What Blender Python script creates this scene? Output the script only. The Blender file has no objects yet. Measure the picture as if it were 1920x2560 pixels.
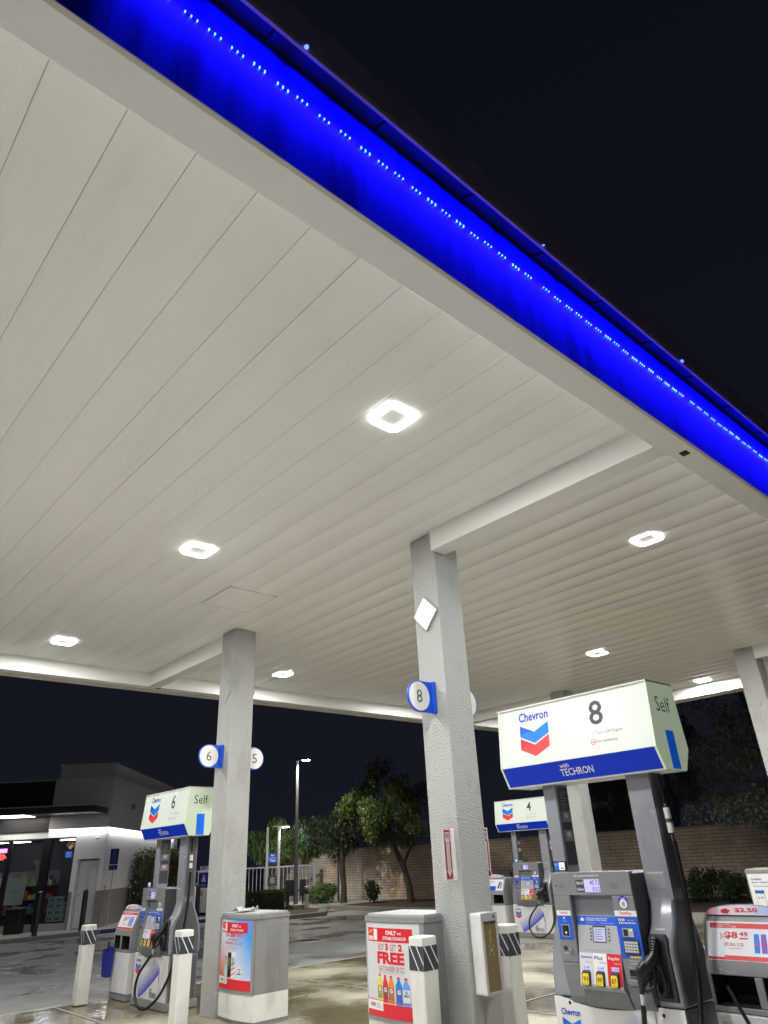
import bpy, math, random
from mathutils import Matrix, Vector, noise

random.seed(7)
S = bpy.context.scene
COL = S.collection
R = math.radians
PI = math.pi

# ------------------------------------------------------------------ materials
MATS = {}


def mat(name, col, rough=.5, metal=0., var=.08, scale=5., bump=0., bscale=60., emit=None, estr=0., coat=0., spec=.5):
    if name in MATS:
        return MATS[name]
    m = bpy.data.materials.new(name)
    m.use_nodes = True
    nt = m.node_tree
    N, L = nt.nodes, nt.links
    b = N['Principled BSDF']
    b.inputs['Roughness'].default_value = rough
    b.inputs['Metallic'].default_value = metal
    b.inputs['Coat Weight'].default_value = coat
    b.inputs['Specular IOR Level'].default_value = spec
    b.inputs['Base Color'].default_value = (*col, 1)
    tc = N.new('ShaderNodeTexCoord')
    if var > 0:
        nz = N.new('ShaderNodeTexNoise')
        nz.inputs['Scale'].default_value = scale
        nz.inputs['Detail'].default_value = 5
        L.new(tc.outputs['Object'], nz.inputs['Vector'])
        mx = N.new('ShaderNodeMix')
        mx.data_type = 'RGBA'
        mx.inputs[6].default_value = (*[c * (1 - var) for c in col], 1)
        mx.inputs[7].default_value = (*[min(1, c * (1 + var)) for c in col], 1)
        L.new(nz.outputs['Fac'], mx.inputs[0])
        L.new(mx.outputs[2], b.inputs['Base Color'])
        mr = N.new('ShaderNodeMapRange')
        mr.inputs[3].default_value = max(.02, rough * .8)
        mr.inputs[4].default_value = min(1, rough * 1.25)
        L.new(nz.outputs['Fac'], mr.inputs[0])
        L.new(mr.outputs[0], b.inputs['Roughness'])
    if bump > 0:
        n2 = N.new('ShaderNodeTexNoise')
        n2.inputs['Scale'].default_value = bscale
        n2.inputs['Detail'].default_value = 3
        L.new(tc.outputs['Object'], n2.inputs['Vector'])
        bp = N.new('ShaderNodeBump')
        bp.inputs['Strength'].default_value = bump
        bp.inputs['Distance'].default_value = .02
        L.new(n2.outputs['Fac'], bp.inputs['Height'])
        L.new(bp.outputs[0], b.inputs['Normal'])
    if emit:
        b.inputs['Emission Color'].default_value = (*emit, 1)
        b.inputs['Emission Strength'].default_value = estr
    MATS[name] = m
    return m


def flat(name, col, rough=.4, estr=0., spec=.5):
    return mat(name, col, rough, var=.03, scale=9, emit=col if estr else None, estr=estr, spec=spec)


def vcol_mat(name, rough=.35, estr=0.):
    if name in MATS:
        return MATS[name]
    m = bpy.data.materials.new(name)
    m.use_nodes = True
    nt = m.node_tree
    b = nt.nodes['Principled BSDF']
    a = nt.nodes.new('ShaderNodeVertexColor')
    a.layer_name = 'Col'
    nt.links.new(a.outputs[0], b.inputs['Base Color'])
    b.inputs['Roughness'].default_value = rough
    if estr:
        nt.links.new(a.outputs[0], b.inputs['Emission Color'])
        b.inputs['Emission Strength'].default_value = estr
    MATS[name] = m
    return m


WHITE = mat('white_paint', (.74, .74, .71), .4, var=.06)
WHITEP = mat('white_panel', (.72, .72, .72), .35, var=.04)
SLEEVE = mat('bollard_plastic', (.72, .72, .68), .45, var=.05, scale=3)
PGREY = mat('pump_grey', (.21, .215, .23), .36, var=.05)
PGREY2 = mat('pump_silver_grey', (.30, .32, .365), .24, var=.04, metal=.2)
PSIDE = mat('pump_side_grey', (.095, .097, .105), .4, var=.08)
PDARK = mat('pump_dark_grey', (.045, .048, .055), .45, var=.08)
BLACK = mat('black_plastic', (.012, .012, .013), .35, var=.1)
RUBBER = mat('black_rubber', (.014, .014, .015), .3, var=.1)
DARKHOLE = mat('dark_cavity', (.006, .006, .007), .8, var=0)
CHROME = mat('brushed_steel', (.62, .62, .63), .25, 1., var=.05)
STEELG = mat('cabinet_grey', (.25, .255, .26), .4, var=.05)
STEELL = mat('light_grey_metal', (.42, .43, .43), .4, var=.04)
BOXGREY = mat('bin_grey', (.255, .255, .255), .45, var=.05)
KBLUE = flat('deep_blue', (.006, .03, .45), .35)
MBLUE = flat('mid_blue', (.01, .09, .62), .35)
CBLUE = flat('sky_blue', (.004, .19, .72), .35)
DBLUE = flat('navy_blue', (.006, .018, .16), .4)
RED = flat('signal_red', (.68, .015, .03), .4)
CORAL = flat('coral_red', (.72, .05, .06), .4)
DRED = flat('dark_red', (.42, .02, .05), .5)
TEXTG = flat('text_grey', (.06, .06, .075), .5)
TEXTL = flat('text_light_grey', (.28, .28, .28), .5)
TEXTW = flat('text_white', (.8, .8, .8), .5)
TEXTK = flat('text_black', (.01, .01, .012), .5)
YELLOW = flat('button_yellow', (.85, .62, .02), .35)
LGREY = flat('panel_light_grey', (.40, .41, .43), .4)
PALEW = flat('panel_white', (.62, .64, .66), .4)
STICKBLUE = flat('sticker_blue', (.015, .10, .62), .4)
BUCKET = mat('bucket_blue', (.01, .02, .24), .4, var=.1)
GRAPHITE = flat('band_graphite', (.035, .04, .055), .5)


def stucco(name, col, bump=.35, bscale=75):
    return mat(name, col, .7, var=.07, scale=2.5, bump=bump, bscale=bscale)


COLUMN = stucco('column_stucco', (.44, .445, .435), .95, 82)

# ------------------------------------------------------------------ mesh builder
_FONT = {}


def font_mesh(s, bold=0.):
    k = (s, bold)
    if k in _FONT:
        return _FONT[k]
    cu = bpy.data.curves.new('txt', 'FONT')
    cu.body = s
    cu.size = 1
    cu.offset = bold
    cu.resolution_u = 2
    cu.fill_mode = 'BOTH'
    o = bpy.data.objects.new('txt', cu)
    COL.objects.link(o)
    dg = bpy.context.evaluated_depsgraph_get()
    me = bpy.data.meshes.new_from_object(o.evaluated_get(dg))
    vs = [(v.co.x, v.co.y) for v in me.vertices]
    fs = [tuple(p.vertices) for p in me.polygons]
    bpy.data.objects.remove(o)
    bpy.data.curves.remove(cu)
    bpy.data.meshes.remove(me)
    if not vs:
        vs, fs = [(0, 0), (1, 0), (0, 1)], []
    x0, x1 = min(v[0] for v in vs), max(v[0] for v in vs)
    y0, y1 = min(v[1] for v in vs), max(v[1] for v in vs)
    w, h = max(1e-4, x1 - x0), max(1e-4, y1 - y0)
    _FONT[k] = ([((x - x0) / w, (y - y0) / h) for x, y in vs], fs, w / h)
    return _FONT[k]


class MB:
    def __init__(s, T=None):
        s.V, s.F, s.MI, s.FC, s.mats = [], [], [], [], []
        s.T = T
        s.P = lambda u, z, e: (u, -e, z)

    def add(s, vs, fs, m, cols=None):
        if m not in s.mats:
            s.mats.append(m)
        i = s.mats.index(m)
        o = len(s.V)
        for v in vs:
            v = Vector(v)
            s.V.append(tuple(s.T @ v) if s.T is not None else tuple(v))
        for k, f in enumerate(fs):
            s.F.append([o + j for j in f])
            s.MI.append(i)
            s.FC.append([cols[j] for j in f] if cols else None)
        return s

    def quad(s, a, b, c, d, m):
        return s.add([a, b, c, d], [(0, 1, 2, 3)], m)

    def box(s, x0, x1, y0, y1, z0, z1, m):
        v = [(x0, y0, z0), (x1, y0, z0), (x1, y1, z0), (x0, y1, z0), (x0, y0, z1), (x1, y0, z1), (x1, y1, z1), (x0, y1, z1)]
        return s.add(v, [(0, 3, 2, 1), (4, 5, 6, 7), (0, 1, 5, 4), (1, 2, 6, 5), (2, 3, 7, 6), (3, 0, 4, 7)], m)

    def prism(s, pts, axis, a, b, m):
        # pts are given in the two other axes, in x,y,z order
        def mk(p, t):
            return {'x': (t, p[0], p[1]), 'y': (p[0], t, p[1]), 'z': (p[0], p[1], t)}[axis]
        n = len(pts)
        v = [mk(p, a) for p in pts] + [mk(p, b) for p in pts]
        f = [tuple(range(n - 1, -1, -1)), tuple(range(n, 2 * n))]
        f += [(i, (i + 1) % n, n + (i + 1) % n, n + i) for i in range(n)]
        # orientation fixed later by recalculation
        return s.add(v, f, m)

    def tube(s, path, r, m, n=8, cap=True):
        path = [Vector(p) for p in path]
        rs = r if isinstance(r, (list, tuple)) else [r] * len(path)
        v, f = [], []
        up = Vector((.31, .17, .93))
        for i, p in enumerate(path):
            d = (path[min(i + 1, len(path) - 1)] - path[max(i - 1, 0)]).normalized()
            a = d.cross(up)
            if a.length < .05:
                a = d.cross(Vector((1, 0, 0)))
            a.normalize()
            b = d.cross(a)
            up = b if b.dot(up) > 0 else -b
            for k in range(n):
                t = 2 * PI * k / n
                v.append(p + (a * math.cos(t) + b * math.sin(t)) * rs[i])
        for i in range(len(path) - 1):
            for k in range(n):
                k2 = (k + 1) % n
                f.append((i * n + k, i * n + k2, (i + 1) * n + k2, (i + 1) * n + k))
        if cap:
            f.append(tuple(range(n)))
            f.append(tuple((len(path) - 1) * n + k for k in range(n - 1, -1, -1)))
        return s.add(v, f, m)

    def cyl(s, p0, p1, r0, m, r1=None, n=16):
        return s.tube([p0, p1], [r0, r0 if r1 is None else r1], m, n)

    # --- flat decals on the plane P(u, z, e)
    def dec(s, u0, u1, z0, z1, m, e=.002, nu=1, nz=1, colf=None):
        vs, fs, cs = [], [], []
        for j in range(nz + 1):
            for i in range(nu + 1):
                u, z = u0 + (u1 - u0) * i / nu, z0 + (z1 - z0) * j / nz
                vs.append(s.P(u, z, e))
                if colf:
                    cs.append(colf(i / nu, j / nz))
        for j in range(nz):
            for i in range(nu):
                a = j * (nu + 1) + i
                fs.append((a, a + 1, a + nu + 2, a + nu + 1))
        return s.add(vs, fs, m, cs if colf else None)

    def poly(s, pts, m, e=.003):
        return s.add([s.P(u, z, e) for u, z in pts], [tuple(range(len(pts)))], m)

    def disc(s, u, z, r, m, e=.003, rz=None, n=28):
        return s.poly([(u + r * math.cos(2 * PI * k / n), z + (rz or r) * math.sin(2 * PI * k / n)) for k in range(n)], m, e)

    def text(s, t, u0, u1, z0, z1, m, e=.004, bold=0., shear=0.):
        vs, fs, asp = font_mesh(t, bold)
        h = z1 - z0
        return s.add([s.P(u0 + (u1 - u0) * x + shear * h * y, z0 + h * y, e) for x, y in vs], fs, m)

    def build(s, name, parent=None, loc=None, rotz=0., bevel=0., smooth=0., label=None, cat=None, group=None, kind=None, recalc=True):
        me = bpy.data.meshes.new(name)
        me.from_pydata(s.V, [], s.F)
        for m in s.mats:
            me.materials.append(m)
        me.polygons.foreach_set('material_index', s.MI)
        if any(c is not None for c in s.FC):
            at = me.color_attributes.new('Col', 'FLOAT_COLOR', 'CORNER')
            k = 0
            for fc, f in zip(s.FC, s.F):
                for j in range(len(f)):
                    at.data[k].color = (*fc[j], 1) if fc else (1, 1, 1, 1)
                    k += 1
        me.update()
        if recalc:
            import bmesh
            bm = bmesh.new()
            bm.from_mesh(me)
            bmesh.ops.recalc_face_normals(bm, faces=bm.faces)
            bm.to_mesh(me)
            bm.free()
        if smooth:
            me.polygons.foreach_set('use_smooth', [True] * len(me.polygons))
            me.set_sharp_from_angle(angle=R(smooth))
        o = bpy.data.objects.new(name, me)
        COL.objects.link(o)
        if parent:
            o.parent = parent
        if loc:
            o.location = loc
        o.rotation_euler = (0, 0, rotz)
        if bevel:
            b = o.modifiers.new('bevel', 'BEVEL')
            b.width = bevel
            b.segments = 2
            b.limit_method = 'ANGLE'
            b.angle_limit = R(40)
        return tag(o, label, cat, group, kind)


def tag(o, label=None, cat=None, group=None, kind=None):
    if label:
        o['label'] = label
    if cat:
        o['category'] = cat
    if group:
        o['group'] = group
    if kind:
        o['kind'] = kind
    return o


def thing(name, label, cat, loc=(0, 0, 0), rotz=0., group=None):
    o = bpy.data.objects.new(name, None)
    COL.objects.link(o)
    o.location = loc
    o.rotation_euler = (0, 0, rotz)
    o.empty_display_size = .2
    return tag(o, label, cat, group)


def copy_tree(o, parent=None):
    c = o.copy()
    COL.objects.link(c)
    c.parent = parent
    for ch in list(o.children):
        copy_tree(ch, c)
    return c


def lerp(a, b, t):
    return tuple(x + (y - x) * t for x, y in zip(a, b))


FACE = -PI / 2      # local +x runs to world -y, local +y runs to world +x : things that face the driver side
IS = .07            # concrete of the near island stands this much higher than the far end of the row

# ------------------------------------------------------------------ ground
def ground_mat():
    m = bpy.data.materials.new('wet_asphalt')
    m.use_nodes = True
    nt = m.node_tree
    N, L = nt.nodes, nt.links
    b = N['Principled BSDF']
    geo = N.new('ShaderNodeNewGeometry')

    def nz(scale, det=4, stretch=(1, 1, 1)):
        mp = N.new('ShaderNodeMapping')
        mp.inputs['Scale'].default_value = stretch
        L.new(geo.outputs['Position'], mp.inputs['Vector'])
        n = N.new('ShaderNodeTexNoise')
        n.inputs['Scale'].default_value = scale
        n.inputs['Detail'].default_value = det
        L.new(mp.outputs[0], n.inputs['Vector'])
        return n.outputs['Fac']
    wet = N.new('ShaderNodeValToRGB')
    wet.color_ramp.elements[0].position = .46
    wet.color_ramp.elements[1].position = .56
    L.new(nz(.42, 6, (1, 1.2, 1)), wet.inputs[0])
    fine = nz(55, 3)
    base = N.new('ShaderNodeMix')
    base.data_type = 'RGBA'
    base.inputs[6].default_value = (.19, .19, .188, 1)
    base.inputs[7].default_value = (.33, .33, .325, 1)
    L.new(fine, base.inputs[0])
    big = N.new('ShaderNodeMix')
    big.data_type = 'RGBA'
    big.blend_type = 'MULTIPLY'
    big.inputs[0].default_value = 1
    bl = N.new('ShaderNodeMapRange')
    bl.inputs[1].default_value = .3
    bl.inputs[2].default_value = .7
    bl.inputs[3].default_value = .65
    bl.inputs[4].default_value = 1.15
    L.new(nz(1.1, 5), bl.inputs[0])
    L.new(base.outputs[2], big.inputs[6])
    L.new(bl.outputs[0], big.inputs[7])
    dk = N.new('ShaderNodeMix')
    dk.data_type = 'RGBA'
    dk.inputs[7].default_value = (.055, .053, .05, 1)
    L.new(big.outputs[2], dk.inputs[6])
    wf = N.new('ShaderNodeMath')
    wf.operation = 'MULTIPLY'
    wf.inputs[1].default_value = .8
    L.new(wet.outputs[0], wf.inputs[0])
    L.new(wf.outputs[0], dk.inputs[0])
    L.new(dk.outputs[2], b.inputs['Base Color'])
    rr = N.new('ShaderNodeMapRange')
    rr.inputs[3].default_value = .66
    rr.inputs[4].default_value = .2
    L.new(wet.outputs[0], rr.inputs[0])
    L.new(rr.outputs[0], b.inputs['Roughness'])
    bp = N.new('ShaderNodeBump')
    bp.inputs['Distance'].default_value = .01
    hs = N.new('ShaderNodeMapRange')
    hs.inputs[3].default_value = .5
    hs.inputs[4].default_value = .06
    L.new(wet.outputs[0], hs.inputs[0])
    L.new(hs.outputs[0], bp.inputs['Strength'])
    L.new(fine, bp.inputs['Height'])
    L.new(bp.outputs[0], b.inputs['Normal'])
    return m


def concrete_mat(name, c_dry, c_wet, joint=3.1, wetpos=(.4, .55), rwet=.1):
    m = bpy.data.materials.new(name)
    m.use_nodes = True
    nt = m.node_tree
    N, L = nt.nodes, nt.links
    b = N['Principled BSDF']
    geo = N.new('ShaderNodeNewGeometry')

    def nz(scale, det=4, stretch=(1, 1, 1)):
        mp = N.new('ShaderNodeMapping')
        mp.inputs['Scale'].default_value = stretch
        L.new(geo.outputs['Position'], mp.inputs['Vector'])
        n = N.new('ShaderNodeTexNoise')
        n.inputs['Scale'].default_value = scale
        n.inputs['Detail'].default_value = det
        L.new(mp.outputs[0], n.inputs['Vector'])
        return n.outputs['Fac']
    wet = N.new('ShaderNodeValToRGB')
    wet.color_ramp.elements[0].position = wetpos[0]
    wet.color_ramp.elements[1].position = wetpos[1]
    L.new(nz(.55, 6, (1.1, .8, 1)), wet.inputs[0])
    dry = N.new('ShaderNodeMix')
    dry.data_type = 'RGBA'
    dry.inputs[6].default_value = (*[c * .75 for c in c_dry], 1)
    dry.inputs[7].default_value = (*[c * 1.2 for c in c_dry], 1)
    L.new(nz(2.2, 7), dry.inputs[0])
    mx = N.new('ShaderNodeMix')
    mx.data_type = 'RGBA'
    mx.inputs[7].default_value = (*c_wet, 1)
    L.new(dry.outputs[2], mx.inputs[6])
    L.new(wet.outputs[0], mx.inputs[0])
    # oil and rust stains
    st = N.new('ShaderNodeValToRGB')
    st.color_ramp.elements[0].position = .58
    st.color_ramp.elements[1].position = .7
    L.new(nz(1.6, 5, (1, .7, 1)), st.inputs[0])
    m2 = N.new('ShaderNodeMix')
    m2.data_type = 'RGBA'
    m2.inputs[7].default_value = (.055, .045, .03, 1)
    sf = N.new('ShaderNodeMath')
    sf.operation = 'MULTIPLY'
    sf.inputs[1].default_value = .6
    L.new(st.outputs[0], sf.inputs[0])
    L.new(sf.outputs[0], m2.inputs[0])
    L.new(mx.outputs[2], m2.inputs[6])
    L.new(m2.outputs[2], b.inputs['Base Color'])
    rr = N.new('ShaderNodeMapRange')
    rr.inputs[3].default_value = .55
    rr.inputs[4].default_value = rwet
    L.new(wet.outputs[0], rr.inputs[0])
    L.new(rr.outputs[0], b.inputs['Roughness'])
    bp = N.new('ShaderNodeBump')
    bp.inputs['Distance'].default_value = .012
    bp.inputs['Strength'].default_value = .25
    L.new(nz(7, 5), bp.inputs['Height'])
    L.new(bp.outputs[0], b.inputs['Normal'])
    return m


ASPH = ground_mat()
g = MB()
g.quad((-150, -150, 0), (150, -150, 0), (150, 200, 0), (-150, 200, 0), ASPH)
g.build('ground', kind='structure')

CONC = concrete_mat('wet_concrete', (.42, .39, .31), (.155, .13, .078), wetpos=(.37, .57), rwet=.07)
CONC_BOUNCE = concrete_mat('bounce_concrete', (.56, .54, .49), (.40, .38, .32), wetpos=(.55, .7), rwet=.3)  # unseen slabs made paler to bounce more light up to the ceiling
g = MB()
JX = [-9, -5.5, -2.3, .9, 4.05, 7.3, 10.5, 13.7, 16.8, 20]
JY = [-6, -2.9, .3, 3.4, 6.3, 9.05, 11.45]
for i in range(len(JX) - 1):
    for j in range(len(JY) - 1):
        a = .006
        x0, x1, y0, y1 = JX[i] + a, JX[i + 1] - a, JY[j] + a, JY[j + 1] - a
        if x0 > 17:
            continue
        dz = .006 + .002 * ((i * 3 + j * 5) % 3)
        g.quad((x0, y0, dz), (x1, y0, dz), (x1, y1, dz), (x0, y1, dz), CONC_BOUNCE if x1 < 4.1 and y1 < 9.1 else CONC)
g.build('concrete_apron_ground', kind='structure')
JOINT = mat('pale_joint_sealer', (.42, .40, .35), .5, var=.2, scale=8)
g = MB()
g.quad((-9, 11.44, .005), (17, 11.44, .005), (17, 11.54, .005), (-9, 11.54, .005), JOINT)
for y in JY[1:-1]:
    g.quad((-9, y - .012, .012), (17, y - .012, .012), (17, y + .012, .012), (-9, y + .012, .012), JOINT)
for x in JX[1:-2]:
    g.quad((x - .012, -6, .0125), (x + .012, -6, .0125), (x + .012, 11.44, .0125), (x - .012, 11.44, .0125), JOINT)
g.build('pavement_joint_lines', kind='structure')
ISL = mat('island_concrete', (.30, .285, .23), .55, var=.2, scale=2, bump=.2, bscale=30)
g = MB()
g.box(4.1, 6.2, .3, 6.05, .0165, IS, ISL)
g.build('island_pavement', kind='structure', bevel=.015)

# ------------------------------------------------------------------ canopy
CZ, BZ = 4.75, 4.5
X0, X1, Y0, Y1 = -5.5, 15.8, 1.74, 12.05


def stained(name, col, rough, stain, amt, stretch, scale=1.2):
    m = mat(name, col, rough, var=.03, scale=.7)
    nt = m.node_tree
    N, L = nt.nodes, nt.links
    b_ = N['Principled BSDF']
    src = b_.inputs['Base Color'].links[0].from_socket
    geo = N.new('ShaderNodeNewGeometry')
    mp = N.new('ShaderNodeMapping')
    mp.inputs['Scale'].default_value = stretch
    L.new(geo.outputs['Position'], mp.inputs['Vector'])
    nz = N.new('ShaderNodeTexNoise')
    nz.inputs['Scale'].default_value = scale
    nz.inputs['Detail'].default_value = 7
    nz.inputs['Roughness'].default_value = .65
    L.new(mp.outputs[0], nz.inputs['Vector'])
    cr_ = N.new('ShaderNodeValToRGB')
    cr_.color_ramp.elements[0].position = .52
    cr_.color_ramp.elements[1].position = .75
    L.new(nz.outputs['Fac'], cr_.inputs[0])
    mu = N.new('ShaderNodeMath')
    mu.operation = 'MULTIPLY'
    mu.inputs[1].default_value = amt
    L.new(cr_.outputs[0], mu.inputs[0])
    mx = N.new('ShaderNodeMix')
    mx.data_type = 'RGBA'
    mx.inputs[7].default_value = (*stain, 1)
    L.new(mu.outputs[0], mx.inputs[0])
    L.new(src, mx.inputs[6])
    L.new(mx.outputs[2], b_.inputs['Base Color'])
    return m


DECK = stained('canopy_white_enamel', (.86, .86, .835), .24, (.50, .45, .36), .16, (2.9, .35, 1))
stained('column_stucco', (.42, .425, .415), .7, (.20, .19, .17), .5, (1, 1, .5), 2.5)
stained('bollard_plastic', (.72, .72, .68), .45, (.16, .15, .13), .55, (1, 1, .45), 3.5)
stained('white_paint', (.74, .74, .71), .4, (.22, .20, .17), .45, (1, 1, .5), 4)
stained('white_panel', (.72, .72, .72), .35, (.30, .29, .27), .35, (1, 1, .5), 4)
stained('bin_grey', (.255, .255, .255), .45, (.11, .11, .11), .5, (1, 1, .35), 4)
stained('pump_silver_grey', (.30, .32, .365), .24, (.14, .14, .15), .45, (1, 1, .4), 4)
stained('pump_grey', (.21, .215, .23), .36, (.10, .10, .10), .45, (1, 1, .5), 5)
SOFF = mat('soffit_white_enamel', (.80, .795, .77), .42, var=.04, scale=1.5)
TRIM = mat('trim_tan_metal', (.50, .47, .41), .5, var=.1, scale=4)
DGRV = mat('groove_grey', (.64, .64, .63), .6, var=.1)
can = thing('canopy', 'broad white panelled canopy roof with a glowing blue fascia over the pumps', 'canopy', (5, 7, 0))
OFF = (-5, -7, 0)

rnd = random.Random(3)
d = MB()
yA, yB = 2.0, 11.78
k0 = -16
xs = .18 + .348 * k0
while xs < 15.6:
    xe = min(xs + .348, 15.6)
    a, bq = max(xs, -5.3) + .0017, xe - .0017
    if bq > -5.2:
        n = 6
        ny = 8
        sag = rnd.uniform(.007, .015) if xs < 5 else rnd.uniform(.009, .022)
        tl = rnd.uniform(-.003, .003)
        wob = [rnd.uniform(-.0025, .0025) for _ in range(ny + 1)]
        vs, fs = [], []
        for j in range(ny + 1):
            y = yA + (yB - yA) * j / ny
            for i in range(n + 1):
                t = i / n
                x = a + (bq - a) * t
                z = CZ - (sag + wob[j]) * (1 - (2 * t - 1) ** 2) + tl * (t - .5)
                vs.append((x, y, z))
        for j in range(ny):
            for i in range(n):
                q = j * (n + 1) + i
                fs.append((q, q + n + 1, q + n + 2, q + 1))
        d.add(vs, fs, DECK)
        d.quad((bq, yA, CZ + .012), (bq, yB, CZ + .012), (bq + .0034, yB, CZ + .012), (bq + .0034, yA, CZ + .012), DGRV)
        for xx in (a, bq):
            d.quad((xx, yA, CZ), (xx, yB, CZ), (xx, yB, CZ + .012), (xx, yA, CZ + .012), DECK)
    xs = xe
d.build('ceiling_deck', can, OFF, smooth=40, recalc=False)

r = MB()
r.box(X0, X1, Y0 + .06, Y1 - .02, CZ + .03, 5.15, TRIM)
r.build('roof', can, OFF)

s = MB()
s.box(-5.3, 15.6, 1.80, 2.0, BZ, CZ + .028, SOFF)
s.box(-5.3, 15.6, 11.78, 11.99, BZ, CZ + .028, SOFF)
s.box(15.6, 15.74, 1.80, 11.99, BZ, CZ + .028, SOFF)
s.box(-5.44, -5.3, 1.80, 11.99, BZ, CZ + .028, SOFF)
s.build('soffit', can, OFF, bevel=.004)
s = MB()
s.box(-5.5, 15.8, 1.7685, 1.795, 4.49, 4.499, TRIM)
s.box(-5.5, 15.8, 1.7955, 1.7995, 4.497, 4.515, PDARK)
s.box(-5.5, 15.8, 11.994, 12.05, 4.46, 5.2, TRIM)
s.box(15.745, 15.8, 1.80, 11.99, 4.46, 5.2, TRIM)
s.box(-5.5, -5.445, 1.80, 11.99, 4.46, 5.2, TRIM)
s.build('edge_trim', can, OFF, bevel=.004)
# rivets on the trim
for cx in (4.98, 13.28):
    for y0, y1, dx in ((2.0, 4.578, -.08), (9.06, 11.78, .06)):
        bm_ = MB()
        bm_.box(cx + dx, cx + dx + .215, y0 + .001, y1 - .001, BZ + .002, CZ + .02, SOFF)
        bm_.build('beam', can, OFF, bevel=.004)


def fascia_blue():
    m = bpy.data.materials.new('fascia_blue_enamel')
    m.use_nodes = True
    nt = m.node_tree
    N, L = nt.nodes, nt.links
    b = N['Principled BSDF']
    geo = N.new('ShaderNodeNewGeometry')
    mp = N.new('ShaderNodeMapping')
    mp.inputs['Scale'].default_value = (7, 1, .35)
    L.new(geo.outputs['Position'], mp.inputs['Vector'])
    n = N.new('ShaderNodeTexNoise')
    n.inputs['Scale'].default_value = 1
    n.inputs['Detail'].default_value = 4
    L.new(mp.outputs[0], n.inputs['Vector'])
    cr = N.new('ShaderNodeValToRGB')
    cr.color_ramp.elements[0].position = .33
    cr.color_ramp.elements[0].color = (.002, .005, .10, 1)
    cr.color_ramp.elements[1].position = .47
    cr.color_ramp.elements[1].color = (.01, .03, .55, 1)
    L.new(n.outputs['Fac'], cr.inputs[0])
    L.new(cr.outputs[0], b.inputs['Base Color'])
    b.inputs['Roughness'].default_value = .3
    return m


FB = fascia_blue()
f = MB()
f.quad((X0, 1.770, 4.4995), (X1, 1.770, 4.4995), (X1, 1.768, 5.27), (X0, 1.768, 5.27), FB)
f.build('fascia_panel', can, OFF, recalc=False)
UP = mat('upper_fascia_dark', (.15, .17, .26), .5, var=.1)
UPB = mat('overhang_blue_black', (.012, .012, .022), .4, var=.1)
xx = -5.5
uo = MB()
while xx < 15.8:
    xe = min(xx + .72, 15.8)
    uo.prism([(1.655, 5.215), (1.766, 5.262), (1.766, 5.285), (1.655, 5.238)], 'x', xx + .003, xe - .003, UPB)
    uo.prism([(1.66, 5.205), (1.76, 5.248), (1.76, 5.255), (1.66, 5.212)], 'x', xx + .01, xx + .035, UPB)
    xx = xe
uo.build('overhang_tray', can, OFF)
uo = MB()
uo.box(-5.5, 15.8, 1.637, 1.6545, 5.205, 5.248, mat('lip_pale_metal', (.40, .25, .25), .4, var=.1))
uo.build('overhang_lip', can, OFF)
uo = MB()
uo.box(-5.5, 15.8, 1.645, 1.764, 5.29, 5.52, UP)
uo.box(-5.5, 15.8, 1.645, 1.6545, 5.249, 5.2899, UP)
uo.build('upper_fascia', can, OFF, bevel=.006)

LEDM = mat('led_reflection_bead', (.2, .6, 1), .3, var=0, emit=(.16, .68, 1), estr=2.2)
LEDM.cycles.emission_sampling = 'NONE'
mod = MB()  # glowing beads on the panel imitate reflections of the LED strip
for q in (-.03, 0, .03):
    mod.box(q - .0028, q + .0028, -.004, .004, -.005, .005, LEDM)
mod.box(-.036, .036, .001, .0045, -.002, .002, FB)
mod_o = None
x = .34
i = 0
rl = random.Random(5)
while x < 9.4:
    if mod_o is None:
        mod_o = mod.build('led_reflection', can, (x - 5, 1.766 - 7, 5.02))
        o = mod_o
    else:
        o = mod_o.copy()
        COL.objects.link(o)
        o.parent = can
    o.location = (x - 5, 1.764 - 7, 5.02 + rl.uniform(-.008, .008))
    o.scale = (1, 1, rl.choice((.8, 1, 1, 1.6)))
    x += .128 + rl.uniform(-.012, .012) if rl.random() > .08 else .2
    i += 1
# light that the strip throws down the fascia
for xa, xb in ((.3, 6.2), (6.2, 15.6)):
    ld = bpy.data.lights.new('fascia_strip_light', 'AREA')
    ld.shape = 'RECTANGLE'
    ld.size = xb - xa
    ld.size_y = .02
    ld.energy = 10.5 * (xb - xa)
    ld.color = (.004, .0015, 1)
    lo = bpy.data.objects.new('fascia_strip_light', ld)
    COL.objects.link(lo)
    lo.location = ((xa + xb) / 2, 1.668, 5.17)
    lo.rotation_euler = (R(38), 0, 0)
lamp_m = mat('spot_led', (.7, .8, 1), .3, var=0, emit=(.05, .09, 1), estr=5)
for px_, rr in ((1.15, .010), (5.03, .012), (3.1, .005)):
    q = MB()
    q.cyl((px_, 1.636, 5.225), (px_, 1.624, 5.215), rr, lamp_m, n=10)
    q.build('strip_end_lamp', can, OFF)
ventm = MB()
for vx, vy in ((5.166, 1.85), (5.21, 11.82)):
    v = MB()
    v.box(vx, vx + .08, vy, vy + .065, BZ - .003, BZ + .002, DARKHOLE)
    for k in range(3):
        v.box(vx, vx + .08, vy + .008 + k * .02, vy + .014 + k * .02, BZ - .006, BZ - .0035, PDARK)
    v.build('soffit_vent', can, OFF)
ap = MB()
for x0, x1, y0, y1 in ((4.02, 4.72, 7.24, 7.252), (4.02, 4.72, 7.988, 8.0), (4.02, 4.032, 7.252, 7.988), (4.708, 4.72, 7.252, 7.988)):
    ap.box(x0, x1, y0, y1, CZ - .016, CZ - .004, DGRV)
ap.box(4.034, 4.706, 7.254, 7.986, CZ - .0135, CZ - .006, DECK)
ap.box(4.366, 4.374, 7.45, 7.8, CZ - .016, CZ - .0138, DGRV)
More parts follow.
